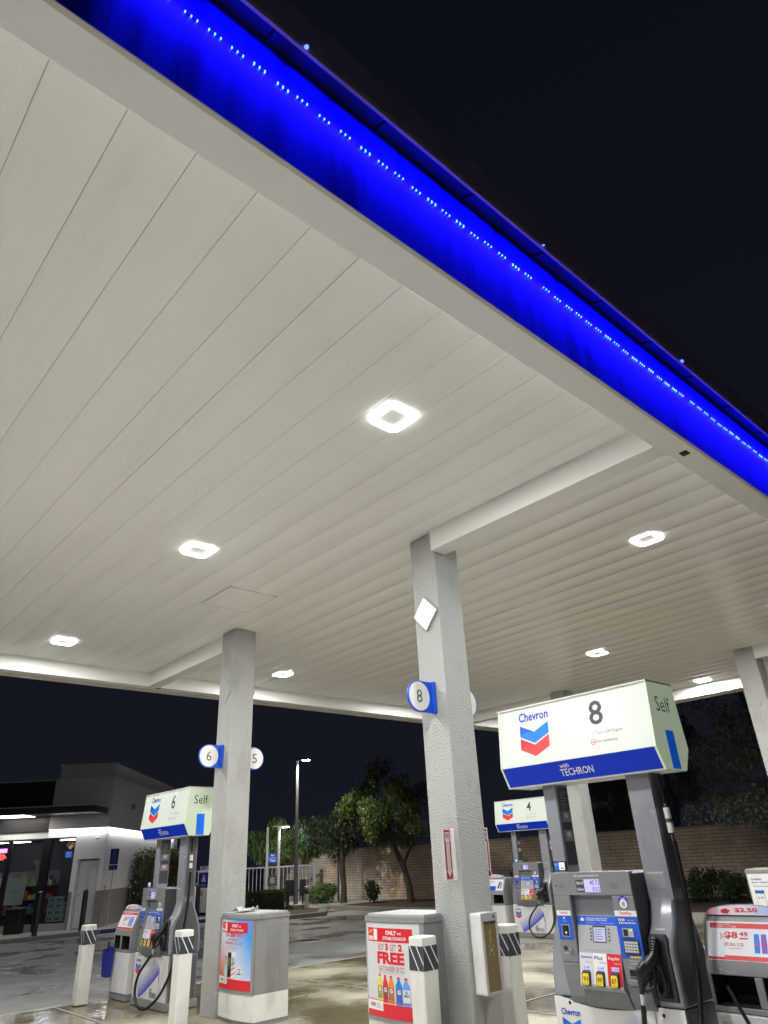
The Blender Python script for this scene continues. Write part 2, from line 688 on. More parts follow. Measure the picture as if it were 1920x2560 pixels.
ap.build('access_hatch', can, OFF)

# ---- canopy lights
LENS = mat('led_lens', (.9, .9, .9), .3, var=0, emit=(1, .995, .965), estr=9)
LSIDE = mat('led_lens_edge', (.9, .9, .88), .3, var=0, emit=(1, .995, .965), estr=5)
LFR = mat('light_frame', (.86, .86, .84), .4, var=.03)


def canopy_light(x, y, label):
    t = thing('canopy_light', label, 'ceiling light', (x, y, CZ), 0, 'square LED lights in the canopy ceiling')
    la = bpy.data.lights.get('canopy_led_light')
    if la is None:
        la = bpy.data.lights.new('canopy_led_light', 'AREA')
        la.shape = 'SQUARE'
        la.size = .30
        la.energy = 118
        la.color = (1, .992, .96)
    lo_ = bpy.data.objects.new('canopy_led_light', la)
    COL.objects.link(lo_)
    lo_.parent = t
    lo_.location = (0, 0, -.0345)
    if canopy_light.proto:
        for ch in canopy_light.proto.children:
            if ch.type == 'LIGHT':
                continue
            c = ch.copy()
            COL.objects.link(c)
            c.parent = t
        return t
    fr = MB()
    fr.box(-.104, .104, -.104, .104, -.013, -.009, LFR)
    fr.build('centre_plate', t, bevel=.004)
    o_, i_, cc = .153, .108, .05
    for k in range(4):
        p = MB()
        T = Matrix.Rotation(k * PI / 2, 4, 'Z')
        p.T = T
        g_ = .013
        pts = [(i_ + .0, -i_ + g_), (o_, -o_ + cc + g_), (o_, o_ - cc - g_), (i_, i_ - g_)]
        pts = [(i_, -i_ + g_), (o_ - cc * .55 + g_, -o_ + cc * .45), (o_, -o_ + cc), (o_, o_ - cc), (o_ - cc * .55 + g_, o_ - cc * .45), (i_, i_ - g_)]
        nn = len(pts)
        zt, zb = -.009, -.032
        vs = [(a, b_, zb) for a, b_ in pts] + [(a, b_, zt) for a, b_ in pts]
        p.add(vs, [tuple(range(nn))], LENS)
        p.add(vs, [(q, (q + 1) % nn, nn + (q + 1) % nn, nn + q) for q in range(nn)], LSIDE)
        p.build('light_panel', t)
    canopy_light.proto = t
    return t


canopy_light.proto = None
LL = [(3.16, 3.24, 'square ceiling light nearest the blue fascia, alone high above the pillar marked 8'),
      (3.16, 6.46, 'square ceiling light in the panels just before the access hatch outline'),
      (3.16, 10.64, 'square ceiling light closest to the far left canopy edge over the store'),
      (7.1, 10.64, 'square ceiling light just right of the top of the pillar marked 6'),
      (7.1, 3.24, 'square ceiling light right of the short beam on the pillar marked 8, near the fascia'),
      (7.1, 6.46, 'square ceiling light directly behind the top of the pillar marked 8'),
      (11.09, 6.46, 'square ceiling light straight above the tall pump sign marked 8'),
      (15.2, 6.46, 'square ceiling light beside the far right canopy edge, left of the end pillar'),
      (11.09, 3.24, 'square ceiling light cut by the right border of the picture'),
      (11.09, 10.64, 'square ceiling light hidden behind the lower half of the pillar marked 8'),
      (15.2, 10.64, 'square ceiling light hidden behind the large pump sign marked 8'),
      (-.85, 3.24, 'square ceiling light out of view over the lane left of the camera'),
      (-.85, 6.46, 'square ceiling light out of view far left in the middle row'),
      (-.85, 10.64, 'square ceiling light out of view far left by the back edge'),
      ]
for a in LL:
    canopy_light(*a)

# ------------------------------------------------------------------ columns and what hangs on them
CW = .36
PLAQ = mat('plaque_enamel', (.45, .435, .38), .35, var=.06)


def column(x0, y0, label, diamond=True, lit=True, base=0.):
    t = thing('canopy_column', label, 'column', (x0 + CW / 2, y0 + CW / 2, base), 0, 'square stucco pillars holding up the canopy')
    c = MB()
    h = CW / 2
    n = 1
    c.box(-h, h, -h, h, 0.004, CZ - .012 - base, COLUMN)
    c.build('shaft', t, bevel=.012)
    if diamond:
        p = MB()
        zc_ = 3.85 - base
        pts = [(0, -.185), (.17, 0), (0, .185), (-.17, 0)]
        p.prism([(a, zc_ + b_) for a, b_ in pts], 'x', -h - (.03 if lit else .010), -h - .003, PLAQ if lit else COLUMN)
        p.build('diamond_plaque', t, bevel=.003)
        p = MB()
        p.prism([(a, zc_ + b_) for a, b_ in pts], 'x', h + .003, h + .03, PLAQ)
        p.build('diamond_plaque', t, bevel=.003)
    return t


column(4.95, 4.575, 'near grey stucco pillar marked 8 with a bright diamond plaque', base=0.)
column(4.95, 8.70, 'grey stucco pillar marked 6 and 5 rising behind the energy drink poster box', lit=False)
column(13.2, 4.575, 'grey stucco pillar partly cut by the right border of the picture', lit=False)
column(13.2, 8.70, 'grey stucco pillar seen between the two posts of the pump marked 8', lit=False)

NW = mat('number_white', (.78, .78, .76), .4, var=.03)


def number_sign(num, x, y, z, side, label):
    # flag plate standing out of the pillar face, facing -y; side -1: sticks out towards -x
    t = thing('number_sign', label, 'number sign', (x, y, z), 0, 'round blue and white pump number signs on the pillars')
    p = MB()
    r_ = .15
    cx = -.20
    pts = [(0, -r_), (0, r_)] + [(cx + r_ * math.cos(a), r_ * math.sin(a)) for a in [PI / 2 + PI * k / 16 for k in range(17)]]
    if side > 0:
        pts = [(-a, b_) for a, b_ in pts]
    p.prism(pts, 'y', -.012, .012, MBLUE)
    p.build('plate', t, bevel=.003)
    p = MB()
    sx = cx if side < 0 else -cx
    for e in (-.0135, .0135):
        p.add([(sx + .139 * math.cos(2 * PI * k / 32), e, .139 * math.sin(2 * PI * k / 32)) for k in range(32)], [tuple(range(32))], NW)
    p.P = lambda u, zz, e: (u, -.0135 - e, zz)
    p.text(num, sx - .038, sx + .038, -.062, .062, TEXTG, .002, bold=-.003)
    p.build('number_disc', t)
    p = MB()
    a0, a1 = (-.035, -.001) if side < 0 else (.001, .035)
    p.box(a0, a1, -.05, -.013, -r_, r_, MBLUE)
    p.build('bracket', t, bevel=.003)


number_sign('8', 4.95, 4.76, 2.985, -1, 'round sign reading 8 on a blue bracket of the near pillar')
number_sign('7', 5.235, 4.76, 2.985, 1, 'round blank looking sign half hidden behind the near pillar marked 8')
number_sign('6', 4.95, 8.88, 2.95, -1, 'round sign reading 6 on the left of the pillar by the store')
number_sign('5', 5.27, 8.88, 2.95, 1, 'round sign reading 5 half hidden on the right of the pillar marked 6')
number_sign('4', 13.2, 8.88, 2.95, -1, 'round sign just under the large pump sign, on the pillar between its posts')


def fire_sign(x, y, side, label, sticker=False):
    t = thing('fire_extinguisher_sign', label, 'safety sign', (x, y, 0), 0, 'red and white fire extinguisher arrow signs')
    p = MB()
    a0, a1 = (-.105, -.002) if side < 0 else (.002, .105)
    p.box(a0, a1, -.002, .002, 1.40, 1.81, NW)
    p.P = lambda u, z, e: (u, -.002 - e, z)
    m_ = (a0 + a1) / 2
    w = .04
    p.dec(m_ - w, m_ + w, 1.412, 1.798, DRED, .0012)
    p.poly([(m_ - .032, 1.78), (m_ - .032, 1.715), (m_ - .021, 1.705), (m_ - .021, 1.478), (m_ - .032, 1.478), (m_, 1.425), (m_ + .032, 1.478), (m_ + .021, 1.478), (m_ + .021, 1.705), (m_ + .032, 1.715), (m_ + .032, 1.78)], NW, .0022)
    if sticker:
        p.poly([(m_ - .028, 1.70), (m_ + .02, 1.695), (m_ + .03, 1.75), (m_, 1.785), (m_ - .026, 1.765)], TEXTG, .003)
        p.text('CNE', m_ - .024, m_ + .022, 1.715, 1.75, NW, .004, bold=.02)
    else:
        p.text('FIRE', m_ - .028, m_ + .028, 1.728, 1.768, DRED, .0035, bold=.015)
    for k, ch in enumerate('EXTINGUISHER'):
        z = 1.69 - k * .0195
        wd = .004 if ch == 'I' else .009
        p.text(ch, m_ - wd, m_ + wd, z - .006, z + .0075, DRED, .0035, bold=.01)
    p.build('arrow_plate', t)
    p = MB()
    if side < 0:
        p.box(-.004, -.0012, -.042, -.003, 1.40, 1.81, NW)
        p.cyl((-.004, -.025, 1.79), (-.006, -.025, 1.79), .004, PDARK, n=8)
        p.cyl((-.004, -.025, 1.42), (-.006, -.025, 1.42), .004, PDARK, n=8)
    else:
        p.box(.0012, .004, -.042, -.003, 1.40, 1.81, NW)
    p.build('wall_flange', t)


fire_sign(4.95, 4.672, -1, 'red arrow sign reading FIRE EXTINGUISHER on the left face of the near pillar')
fire_sign(5.31, 4.64, 1, 'red arrow sign with a dark scribbled sticker, behind the right edge of the near pillar', True)

t = thing('extinguisher_cabinet', 'white metal fire extinguisher cabinet with a brown window on the near pillar', 'cabinet', (5.087, 4.575, 0))
c = MB()
c.box(-.103, .103, -.13, -.002, .57, 1.147, WHITEP)
c.build('case', t, bevel=.012)
c = MB()
c.box(-.103, .103, -.1395, -.1305, 1.085, 1.147, STEELL)
c.box(-.103, -.078, -.1395, -.1305, .57, 1.083, STEELL)
c.box(.078, .103, -.1395, -.1305, .57, 1.083, STEELL)
c.box(-.077, .077, -.1395, -.1305, .57, .592, STEELL)
c.cyl((.055, -.1395, 1.12), (.055, -.145, 1.12), .01, PDARK, n=12)
c.build('door_frame', t, bevel=.002)
EXW = mat('amber_window', (.20, .155, .08), .15, var=.15, scale=6)
EXB = mat('extinguisher_ghost', (.30, .24, .07), .3, var=.2)
c = MB()
c.P = lambda u, z, e: (u, -.1315 - e, z)
c.dec(-.077, .077, .593, 1.083, EXW, .0002)
c.poly([(-.02, .93), (.012, .93), (.02, 1.02), (-.012, 1.03)], EXB, .001)
for z in (.98, .86, .74):
    c.dec(-.076, .076, z, z + .0015, EXB, .0015)
ICON = flat('icon_cream', (.5, .47, .38))
c.text('FIRE', -.022, .022, .868, .885, ICON, .002, bold=.02)
for sx in (-1, 1):
    for sz in (-1, 1):
        c.poly([(sx * .014, .876 + sz * .018), (sx * .02, .876 + sz * .018), (sx * .034, .876 + sz * .04), (sx * .028, .876 + sz * .04)], ICON, .002)
c.build('window', t, recalc=False)

# ------------------------------------------------------------------ bollards
def bollard(x, y, h, label, w=.165, z0=0., rz=0.):
    t = thing('bollard', label, 'bollard', (x, y, z0), rz, 'white square bollards with dark striped bands')
    b = MB()
    a = w / 2
    b.box(-a, a, -a, a, 0.014, h, SLEEVE)
    b.build('sleeve', t, bevel=.012)
    b = MB()
    q = a + .0015
    zb0, zb1 = h - .235, h - .065
    F4 = [lambda u, z, e: (-q - e, -u, z), lambda u, z, e: (u, -q - e, z), lambda u, z, e: (q + e, u, z), lambda u, z, e: (-u, q + e, z)]
    for P in F4:
        b.P = P
        b.dec(-a, a, zb0, zb1, GRAPHITE, 0)
        for k in range(2):
            u0 = -a + .006 + k * (2 * a / 2.1)
            hh = zb1 - zb0
            pts = [(u0, zb1), (u0 + .012, zb1)]
            u1 = u0 + .10
            if u1 + .012 <= a:
                pts += [(u1 + .012, zb0), (u1, zb0)]
            else:
                t1 = (a - u0) / .10
                t2 = max(0, (a - u0 - .012) / .10)
                pts += [(a, zb1 - hh * t2), (a, zb1 - hh * min(1, t1))]
            b.poly(pts, NW, .0008)
    b.build('reflective_band', t, recalc=False)
    return t


bollard(4.33, 11.25, .95, 'white square bollard standing alone left of the pump marked 6')
bollard(4.45, 8.62, .955, 'white square bollard in front of the right side of the pump marked 6')
bollard(4.62, 4.78, .955, 'white square bollard beside the sports drink poster box', z0=IS - .014)
bollard(5.62, 4.72, .955, 'white square bollard behind the extinguisher cabinet, right of the near pillar', z0=IS - .014)

# ------------------------------------------------------------------ logo helpers
def chevron_logo(b, uc, z1, w, e=.003, word=True, blue1=None):
    """two stacked V bands, top edge of the blue one at z1"""
    h = w * .88
    B1, B2, R1, R2 = KBLUE, CBLUE, CORAL, RED
    u0, u1 = uc - w / 2, uc + w / 2
    dv = w * .22
    th = w * .31
    for (top, c1, c2) in ((z1, CBLUE, MBLUE), (z1 - th * 1.16, CORAL, RED)):
        b.poly([(u0, top), (uc, top - dv), (u1, top), (u1, top - th), (uc, top - th - dv), (u0, top - th)], c1, e)
        b.poly([(u0, top), (uc, top - dv), (u0 + w * .22, top - th * .62), (u0, top - th * .92)], c2, e + .0008)
    if word:
        b.text('Chevron', u0 - w * .02, u1 + w * .02, z1 + w * .10, z1 + w * .36, KBLUE, e, bold=.02)


def techron(b, u0, u1, z0, z1, m, e=.004):
    h = z1 - z0
    b.text('TECHRON', u0, u1, z0, z0 + h * .6, m, e, bold=.012, shear=.12)
    w = u1 - u0
    b.text('with', u0 + w * .05, u0 + w * .34, z0 + h * .68, z1 + h * .05, m, e, bold=.012, shear=.12)


SIGNW = mat('sign_face_glow', (.55, .60, .545), .25, var=.02, emit=(.60, .72, .60), estr=.21)
SIGNS = mat('sign_end_glow', (.50, .58, .46), .3, var=.02, emit=(.52, .63, .44), estr=.38)
SBLUE = flat('sign_band_blue', (.002, .026, .42), .45, estr=.3, spec=.2)
SLB = flat('sign_blue_glow', (.01, .14, .72), .3, estr=.3)
SFRAME = mat('sign_frame_white', (.62, .63, .60), .35, var=.04)
LCD = mat('lcd_lilac', (.45, .42, .75), .3, var=.02, emit=(.48, .42, .85), estr=.55)
LCDT = flat('lcd_digit', (.03, .02, .08), .5)
WPRINT = vcol_mat('print_gradient')
SCR = flat('screen_glow', (.40, .44, .62), .3, estr=.35)


def pump(num, loc, label, hose_var=0, sale=None):
    t = thing('fuel_pump', label, 'fuel pump', loc, FACE, 'grey and white fuel pumps with lit signs')
    # plinth
    b = MB()
    b.box(-.485, .515, -.012, .445, 0.014, .10, STEELG)
    b.build('plinth', t, bevel=.006)
    # lower body
    b = MB()
    b.box(-.475, .505, .012, .42, .101, .60, PGREY)
    b.build('lower_body', t, bevel=.01)
    # front door with artwork
    b = MB()
    top = [(u, .603 - .045 * max(0, 1 - ((u + .06) / .36) ** 2)) for u in [-.475 + .04 * k for k in range(20)] if u < .298]
    b.prism([(-.475, .104), (.298, .104), (.298, .603)] + top[::-1], 'y', -.004, .011, WHITEP)
    b.box(.304, .505, -.004, .011, .104, .603, WHITEP)
    b.P = lambda u, z, e: (u, -.004 - e, z)
    WB = (.72, .72, .72)
    BB = (.01, .03, .55)
    n = 14
    for k in range(n):       # blue sweep that fades upwards to white, as printed
        t0, t1 = k / n, (k + 1) / n

        def edge(tt, off):
            return (-.27 + .568 * tt - off * .30, .106 + .30 * tt ** 1.25 + off * .62)
        lay = 6
        for j in range(lay):
            o0, o1 = .34 * j / lay, .34 * (j + 1) / lay
            pts = [edge(t0, o0), edge(t1, o0), edge(t1, o1), edge(t0, o1)]
            pts = [(max(-.472, min(.296, a)), max(.106, min(.55, c))) for a, c in pts]
            c0, c1 = lerp(BB, WB, (j / lay) ** .8), lerp(BB, WB, ((j + 1) / lay) ** .8)
            b.add([b.P(a, c, .0012) for a, c in pts], [(0, 1, 2, 3)], WPRINT, [c0, c0, c1, c1])
    b.dec(.285, .298, .30, .47, KBLUE, .002)
    chevron_logo(b, -.35, .485, .15, .0022)
    techron(b, .04, .24, .13, .23, TEXTG, .0025)
    b.text('Regular Unleaded', -.44, -.36, .205, .215, TEXTL, .002)
    b.text('Self Serve', -.44, -.38, .185, .195, TEXTL, .002)
    for u, z in ((-.345, .573), (.235, .578), (.36, .565)):
        b.disc(u, z, .011, TEXTK, .002, n=14)
    b.build('lower_door', t)
    # cabinet hull (the hourglass)
    b = MB()
    left = [(-.475, .606), (-.468, .72), (-.448, .86), (-.415, .98), (-.372, 1.08), (-.345, 1.17), (-.335, 1.37)]
    b.prism(left + [(.327, 1.37), (.327, .606)], 'y', .0, .43, PGREY2)
    b.build('cabinet', t, bevel=.02, smooth=35)
    b = MB()
    b.prism([(.0, .606), (.43, .606), (.434, .76), (.425, .88), (.39, .99), (.34, 1.10), (.305, 1.18), (.292, 1.26), (.128, 1.26), (.12, 1.19), (.10, 1.13), (.075, 1.06), (.028, 1.0), (-.002, .945), (-.008, .88), (-.006, .75)], 'x', .337, .512, PGREY2)
    b.build('nozzle_tower', t, bevel=.016, smooth=35)
    # side cladding dark
    b = MB()
    b.prism([(.04, .62), (.40, .62), (.40, .78), (.38, .92), (.33, 1.05), (.275, 1.18), (.27, 1.25), (.17, 1.25), (.165, 1.18), (.13, 1.08), (.07, .98), (.04, .88)], 'x', .5135, .518, PSIDE)
    b.box(.507, .511, .04, .40, .12, .58, PSIDE)
    b.build('side_panel', t)
    # posts
    for u0, u1 in ((-.415, -.298), (.338, .522)):
        b = MB()
        b.box(u0, u1, .122, .295, 1.371 if u0 < 0 else 1.195, 2.03, PGREY2)
        if u0 > 0:
            b.box(u1 + .0005, u1 + .004, .155, .282, 1.26, 2.02, PSIDE)
        if u0 < 0:
            b.P = lambda u, z, e: (-.298 + e, u, z)
            ORB = flat('warning_orange', (.7, .22, .05), .4)
            b.dec(.152, .285, 1.42, 1.98, PDARK, .001)
            for k in range(9):
                b.dec(.165, .272 - .02 * (k % 3), 1.94 - k * .016, 1.945 - k * .016, TEXTL, .0018)
            for z in (1.755, 1.62):
                b.dec(.163, .275, z - .035, z + .045, PGREY, .002)
                b.disc(.218, z + .012, .026, CORAL, .0026, n=18)
                b.disc(.218, z + .012, .02, NW, .003, n=18)
                b.dec(.213, .223, z - .004, z + .026, TEXTK, .0034)
        b.build('post', t, bevel=.008)
    # console bezel
    b = MB()
    b.box(-.325, .327, -.055, -.001, 1.232, 1.378, PGREY)
    b.box(-.325, -.182, -.055, -.001, .82, 1.2315, PGREY)
    b.box(.160, .327, -.055, -.001, .72, 1.2315, PGREY)
    b.prism([(-.055, .8195), (-.04, .72), (-.02, .62), (-.001, .575), (-.001, .8195)], 'x', -.325, -.19, PGREY)
    b.prism([(-.055, .7195), (-.03, .63), (-.001, .575), (-.001, .7195)], 'x', .160, .327, PGREY)
    b.prism([(-.06, .69), (-.035, .63), (-.001, .565), (-.001, .69)], 'x', -.189, .159, PGREY)
    b.build('console_bezel', t, bevel=.006)
    b = MB()
    b.P = lambda u, z, e: (u, -.055 - e, z)
    b.box(.3275, .3345, -.03, .30, .75, 1.36, PDARK)
    b.build('console_side', t)
    # header with amounts
    b = MB()
    b.P = lambda u, z, e: (u, -.0555 - e, z)
    b.dec(-.32, .322, 1.235, 1.375, PGREY, .0003)
    b.text('Cash Customers Please Pay First', -.125, .085, 1.346, 1.362, TEXTW, .001, bold=.01)
    b.dec(-.118, .092, 1.243, 1.337, PGREY2, .0006)
    b.dec(-.112, -.044, 1.252, 1.33, PDARK, .0012)
    b.text('Sale $', -.106, -.052, 1.298, 1.32, TEXTW, .002, bold=.01)
    b.text('Gallons', -.106, -.050, 1.262, 1.28, TEXTW, .002, bold=.01)
    for k in range(3):
        b.dec(.17, .235 - .01 * k, 1.30 - k * .012, 1.302 - k * .012, TEXTK, .001)
        b.dec(-.255, -.215, 1.303 - k * .012, 1.305 - k * .012, TEXTK, .001)
    b.disc(-.285, 1.292, .006, TEXTK, .001, n=12)
    b.build('header_print', t)
    b = MB()
    b.P = lambda u, z, e: (u, -.0575 - e, z)
    b.dec(-.043, .084, 1.252, 1.332, LCD, .0)
    if sale:
        b.text(sale[0], .006, .080, 1.296, 1.326, LCDT, .001, bold=.005)
        b.text(sale[1], .024, .080, 1.258, 1.284, LCDT, .001, bold=.005)
    b.build('amount_display', t)
    # selector panel (slanted)
    b = MB()
    ya, za_, yb, zb_ = -.006, 1.105, -.085, .695
    b.prism([(ya, za_), (yb, zb_), (yb + .02, zb_ - .022), (-.002, zb_ - .022), (-.002, za_)], 'x', -.176, .154, LGREY)
    sl = (yb - ya) / (zb_ - za_)
    nl = math.hypot(1, sl)

    def PS(u, z, e):
        return (u, ya + sl * (z - za_) - e / nl, z - e * sl / nl * -1 * -1)
    b.P = PS
    b.dec(-.174, .152, 1.048, 1.102, STICKBLUE, .0012)
    b.text('Scan the Code to Earn Rewards &', -.10, .07, 1.085, 1.094, TEXTW, .002, bold=.008)
    b.text('Save Mobile or Plastic Rewards', -.10, .065, 1.074, 1.083, TEXTW, .002, bold=.008)
    b.text('Tap or insert card', -.10, -.03, 1.058, 1.064, TEXTW, .002)
    b.text('Follow screen prompts', .01, .12, 1.058, 1.064, TEXTW, .002)
    b.poly([(-.15, 1.072), (-.118, 1.072), (-.118, 1.082), (-.134, 1.094), (-.15, 1.082)], TEXTW, .002)
    b.dec(-.15, .09, .9, .902, TEXTL, .001)
    # three grades
    for k, (u0, u1, m_, name, tm) in enumerate(((-.174, -.068, PALEW, 'Supreme', KBLUE), (-.066, .042, NW, 'Plus', KBLUE), (.044, .152, RED, 'Regular', TEXTW))):
        b.dec(u0, u1, .708, .885, m_, .0012)
        w = u1 - u0
        b.text(name, u0 + w * .1, u1 - w * .1 - (w * .2 if k == 1 else 0), .848, .87, tm, .002, bold=.008, shear=.25 if k == 0 else 0)
        b.text('Techron', u0 + w * .45, u1 - w * .06, .828, .838, TEXTL if k == 0 else tm, .002, shear=.2)
        b.dec(u0 + w * .28, u1 - w * .2, .79, .812, LCD, .002)
        b.text('5.49', u0 + w * .32, u1 - w * .26, .794, .808, LCDT, .003)
    sel = b.build('selector_panel', t)
    for k, (u, s_) in enumerate(((-.122, '91'), (-.012, '89'), (.098, '87'))):
        q = MB()
        q.P = PS
        zc_ = .742
        rr = [(-.029, -.040), (.029, -.040), (.034, -.030), (.034, .030), (.026, .044), (-.026, .044), (-.034, .030), (-.034, -.030)]
        lo_ = [PS(u + a, zc_ + c, .001) for a, c in rr]
        hi_ = [PS(u + a * .9, zc_ + c * .9, .018) for a, c in rr]
        q.add(lo_ + hi_, [tuple(range(8, 16))] + [(i, (i + 1) % 8, 8 + (i + 1) % 8, 8 + i) for i in range(8)], PDARK)
        q.poly([(u + a * .72, zc_ - .003 + c * .76) for a, c in rr], YELLOW, .0195)
        q.text(s_, u - .017, u + .017, zc_ - .014, zc_ + .014, TEXTK, .021, bold=.008)
        q.text('OCTANE', u - .012, u + .012, zc_ - .026, zc_ - .020, TEXTK, .021)
        q.build('grade_button', sel)
    b = MB()
    b.P = PS
    b.dec(-.052, .052, .948, 1.046, PDARK, .0025)
    b.dec(-.046, .046, .953, 1.036, SCR, .0032)
    for k in range(5):
        b.dec(-.036, .03 - .008 * (k % 3), 1.022 - k * .014, 1.025 - k * .014, LCDT, .004)
    for sx in (-.078, .066):
        b.dec(sx, sx + .022, .95, 1.04, LGREY, .002)
        for k in range(4):
            b.dec(sx + .004, sx + .016, .957 + k * .021, .968 + k * .021, TEXTG, .0035)
    b.build('screen', sel)
    # left strip : contactless reader
    b = MB()
    b.P = lambda u, z, e: (u, -.0555 - e, z)
    b.dec(-.318, -.19, 1.145, 1.222, PGREY, .0006)
    for k in range(6):
        b.dec(-.308, -.205 - .03 * (k % 2), 1.208 - k * .011, 1.2105 - k * .011, TEXTL, .0012)
    b.dec(-.314, -.194, 1.105, 1.137, NW, .0012)
    b.text('FastPay', -.288, -.218, 1.112, 1.131, RED, .002, bold=.012)
    b.dec(-.314, -.194, .958, 1.103, STICKBLUE, .0012)
    b.text('Tap to Pay', -.272, -.236, 1.066, 1.074, TEXTW, .002)
    b.disc(-.255, 1.09, .007, TEXTW, .002, n=12)
    b.dec(-.287, -.222, .975, 1.05, STEELL, .002)
    b.dec(-.282, -.227, .98, 1.045, BLACK, .003)
    b.disc(-.254, 1.0, .008, TEXTW, .004, n=12)
    b.build('tap_reader', t)
    b = MB()
    b.cyl((-.278, -.056, .905), (-.278, -.062, .905), .014, BLACK)
    b.cyl((-.232, -.056, .90), (-.232, -.068, .90), .013, CHROME)
    b.P = lambda u, z, e: (u, -.0555 - e, z)
    b.text('PUSH', -.30, -.25, .872, .88, TEXTW, .001)
    b.build('lock', t)
    # right strip : pump number, card reader, keypad, receipt
    b = MB()
    b.P = lambda u, z, e: (u, -.0555 - e, z)
    b.disc(.245, 1.19, .036, KBLUE, .001, rz=.04)
    b.disc(.245, 1.182, .029, NW, .0018, rz=.028)
    b.text('PUMP', .227, .263, 1.211, 1.219, TEXTW, .0025, bold=.01)
    b.text(num, .234, .256, 1.166, 1.196, TEXTG, .003)
    b.build('pump_number_badge', t)
    b = MB()
    b.P = lambda u, z, e: (u, -.0555 - e, z)
    b.dec(.164, .33, 1.108, 1.142, NW, .001)
    b.text('FastPay', .205, .292, 1.114, 1.136, RED, .002, bold=.012)
    b.dec(.164, .33, .868, 1.106, STICKBLUE, .001)
    for k in range(2):
        b.dec(.185 + k * .026, .206 + k * .026, 1.081, 1.095, NW, .0018)
        b.dec(.19 + k * .026, .20 + k * .026, 1.084, 1.092, CORAL, .0024)
    for k in range(8):
        b.dec(.185 + k * .016, .196 + k * .016, 1.066, 1.074, NW if k % 2 else PALEW, .0018)
    b.text('Insert card', .25, .30, 1.084, 1.091, TEXTW, .0018)
    b.box(.205, .285, -.063, -.057, .99, 1.04, STEELL)
    b.box(.212, .245, -.0645, -.0632, .996, 1.034, BLACK)
    GL = mat('green_led', (.1, .9, .3), .3, var=0, emit=(.1, .9, .35), estr=1.2)
    b.box(.262, .276, -.0645, -.0632, 1.026, 1.034, GL)
    crd = b.build('card_reader', t)
    b = MB()
    b.box(.195, .31, -.0635, -.0575, .892, .975, PDARK)
    for j in range(4):
        for i in range(5):
            b.box(.204 + i * .0205, .220 + i * .0205, -.0675, -.0637, .903 + j * .0165, .9155 + j * .0165, PALEW)
    b.P = lambda u, z, e: (u, -.0555 - e, z)
    b.dec(.225, .31, .872, .882, YELLOW, .0025)
    b.build('keypad', crd)
    b = MB()
    b.P = lambda u, z, e: (u, -.0555 - e, z)
    b.text('We Appreciate', .215, .285, .852, .86, TEXTW, .001)
    b.text('Your Business', .22, .285, .836, .844, TEXTW, .001)
    b.prism([(-.056, .822), (-.064, .815), (-.064, .765), (-.056, .758)], 'x', .198, .29, PGREY)
    b.box(.208, .28, -.0655, -.0645, .772, .806, DARKHOLE)
    b.prism([(-.056, .757), (-.075, .745), (-.072, .72), (-.056, .715)], 'x', .195, .30, PGREY)
    b.build('receipt_slot', t, bevel=.003)
    # small media screen on the top
    b = MB()
    b.box(-.325, -.215, .0, .02, 1.385, 1.452, BLACK)
    b.P = lambda u, z, e: (u, -.001 - e, z)
    MS = flat('ad_screen_blue', (.02, .12, .5), .3, estr=.5)
    MW = flat('ad_screen_white', (.7, .72, .75), .3, estr=.45)
    b.dec(-.316, -.275, 1.393, 1.444, MS, 0)
    b.dec(-.2745, -.224, 1.393, 1.444, MW, 0)
    b.text('50', -.311, -.292, 1.425, 1.437, TEXTW, .001)
    b.dec(-.262, -.232, 1.402, 1.409, CORAL, .001)
    b.build('media_screen', t)
    # nozzle boot, nozzle, hose
    b = MB()
    b.P = lambda u, z, e: (u, -.0075 - e, z)
    cr = [(.352, .64), (.488, .64), (.492, .70), (.488, .99), (.475, 1.008), (.368, 1.008), (.354, .99)]
    b.add([(u, -.006 if z < .95 else -.006 + (z - .93) * .14, z) for u, z in cr] + [(.42 + (u - .42) * .93, -.022, .82 + (z - .82) * .94) for u, z in cr],
          [(i, (i + 1) % 7, 7 + (i + 1) % 7, 7 + i) for i in range(7)] + [tuple(range(7, 14))], PDARK)
    b.poly([(.378, .66), (.466, .66), (.47, .96), (.462, .975), (.382, .975), (.374, .96)], DARKHOLE, .0155)
    b.build('nozzle_boot', t)
    b = MB()
    b.P = lambda u, z, e: (u - .018, .024 + (z - 1.0) * .72 - e, z)
    b.text('Gasoline', .405, .475, 1.025, 1.04, TEXTW, .004, bold=.01)
    b.build('grade_label', t)
    b = MB()
    b.P = lambda u, z, e: (u - .022, .121 - e, z)
    b.dec(.378, .51, 1.265, 1.37, STEELG, .001)
    b.text('NOZZLE OPERATION', .388, .50, 1.352, 1.362, TEXTW, .002, bold=.01)
    for k in range(5):
        b.dec(.388, .45 - .01 * (k % 2), 1.34 - k * .014, 1.3425 - k * .014, TEXTL, .002)
        if k < 3:
            b.poly([(.47, 1.338 - k * .018), (.495, 1.344 - k * .018), (.50, 1.336 - k * .018), (.48, 1.33 - k * .018)], TEXTL, .002)
    b.dec(.39, .50, 1.272, 1.277, TEXTL, .002)
    b.build('instruction_label', t)
    nz = MB(Matrix.Translation((-.02, 0, 0)))
    nz.tube([(.435, -.02, .985), (.432, -.035, .95), (.428, -.05, .915), (.418, -.075, .88)], [.022, .026, .027, .030], BLACK, 12)
    for k in range(5):
        tt = k / 5
        p_ = Vector((.434 - .006 * tt, -.028 - .03 * tt, .975 - .07 * tt))
        nz.tube([p_, p_ + Vector((-.0015, -.004, -.007))], .031, BLACK, 12)
    nz.tube([(.42, -.07, .885), (.395, -.11, .845), (.365, -.13, .81), (.345, -.13, .775), (.335, -.125, .735)], [.034, .04, .036, .028, .022], BLACK, 12)
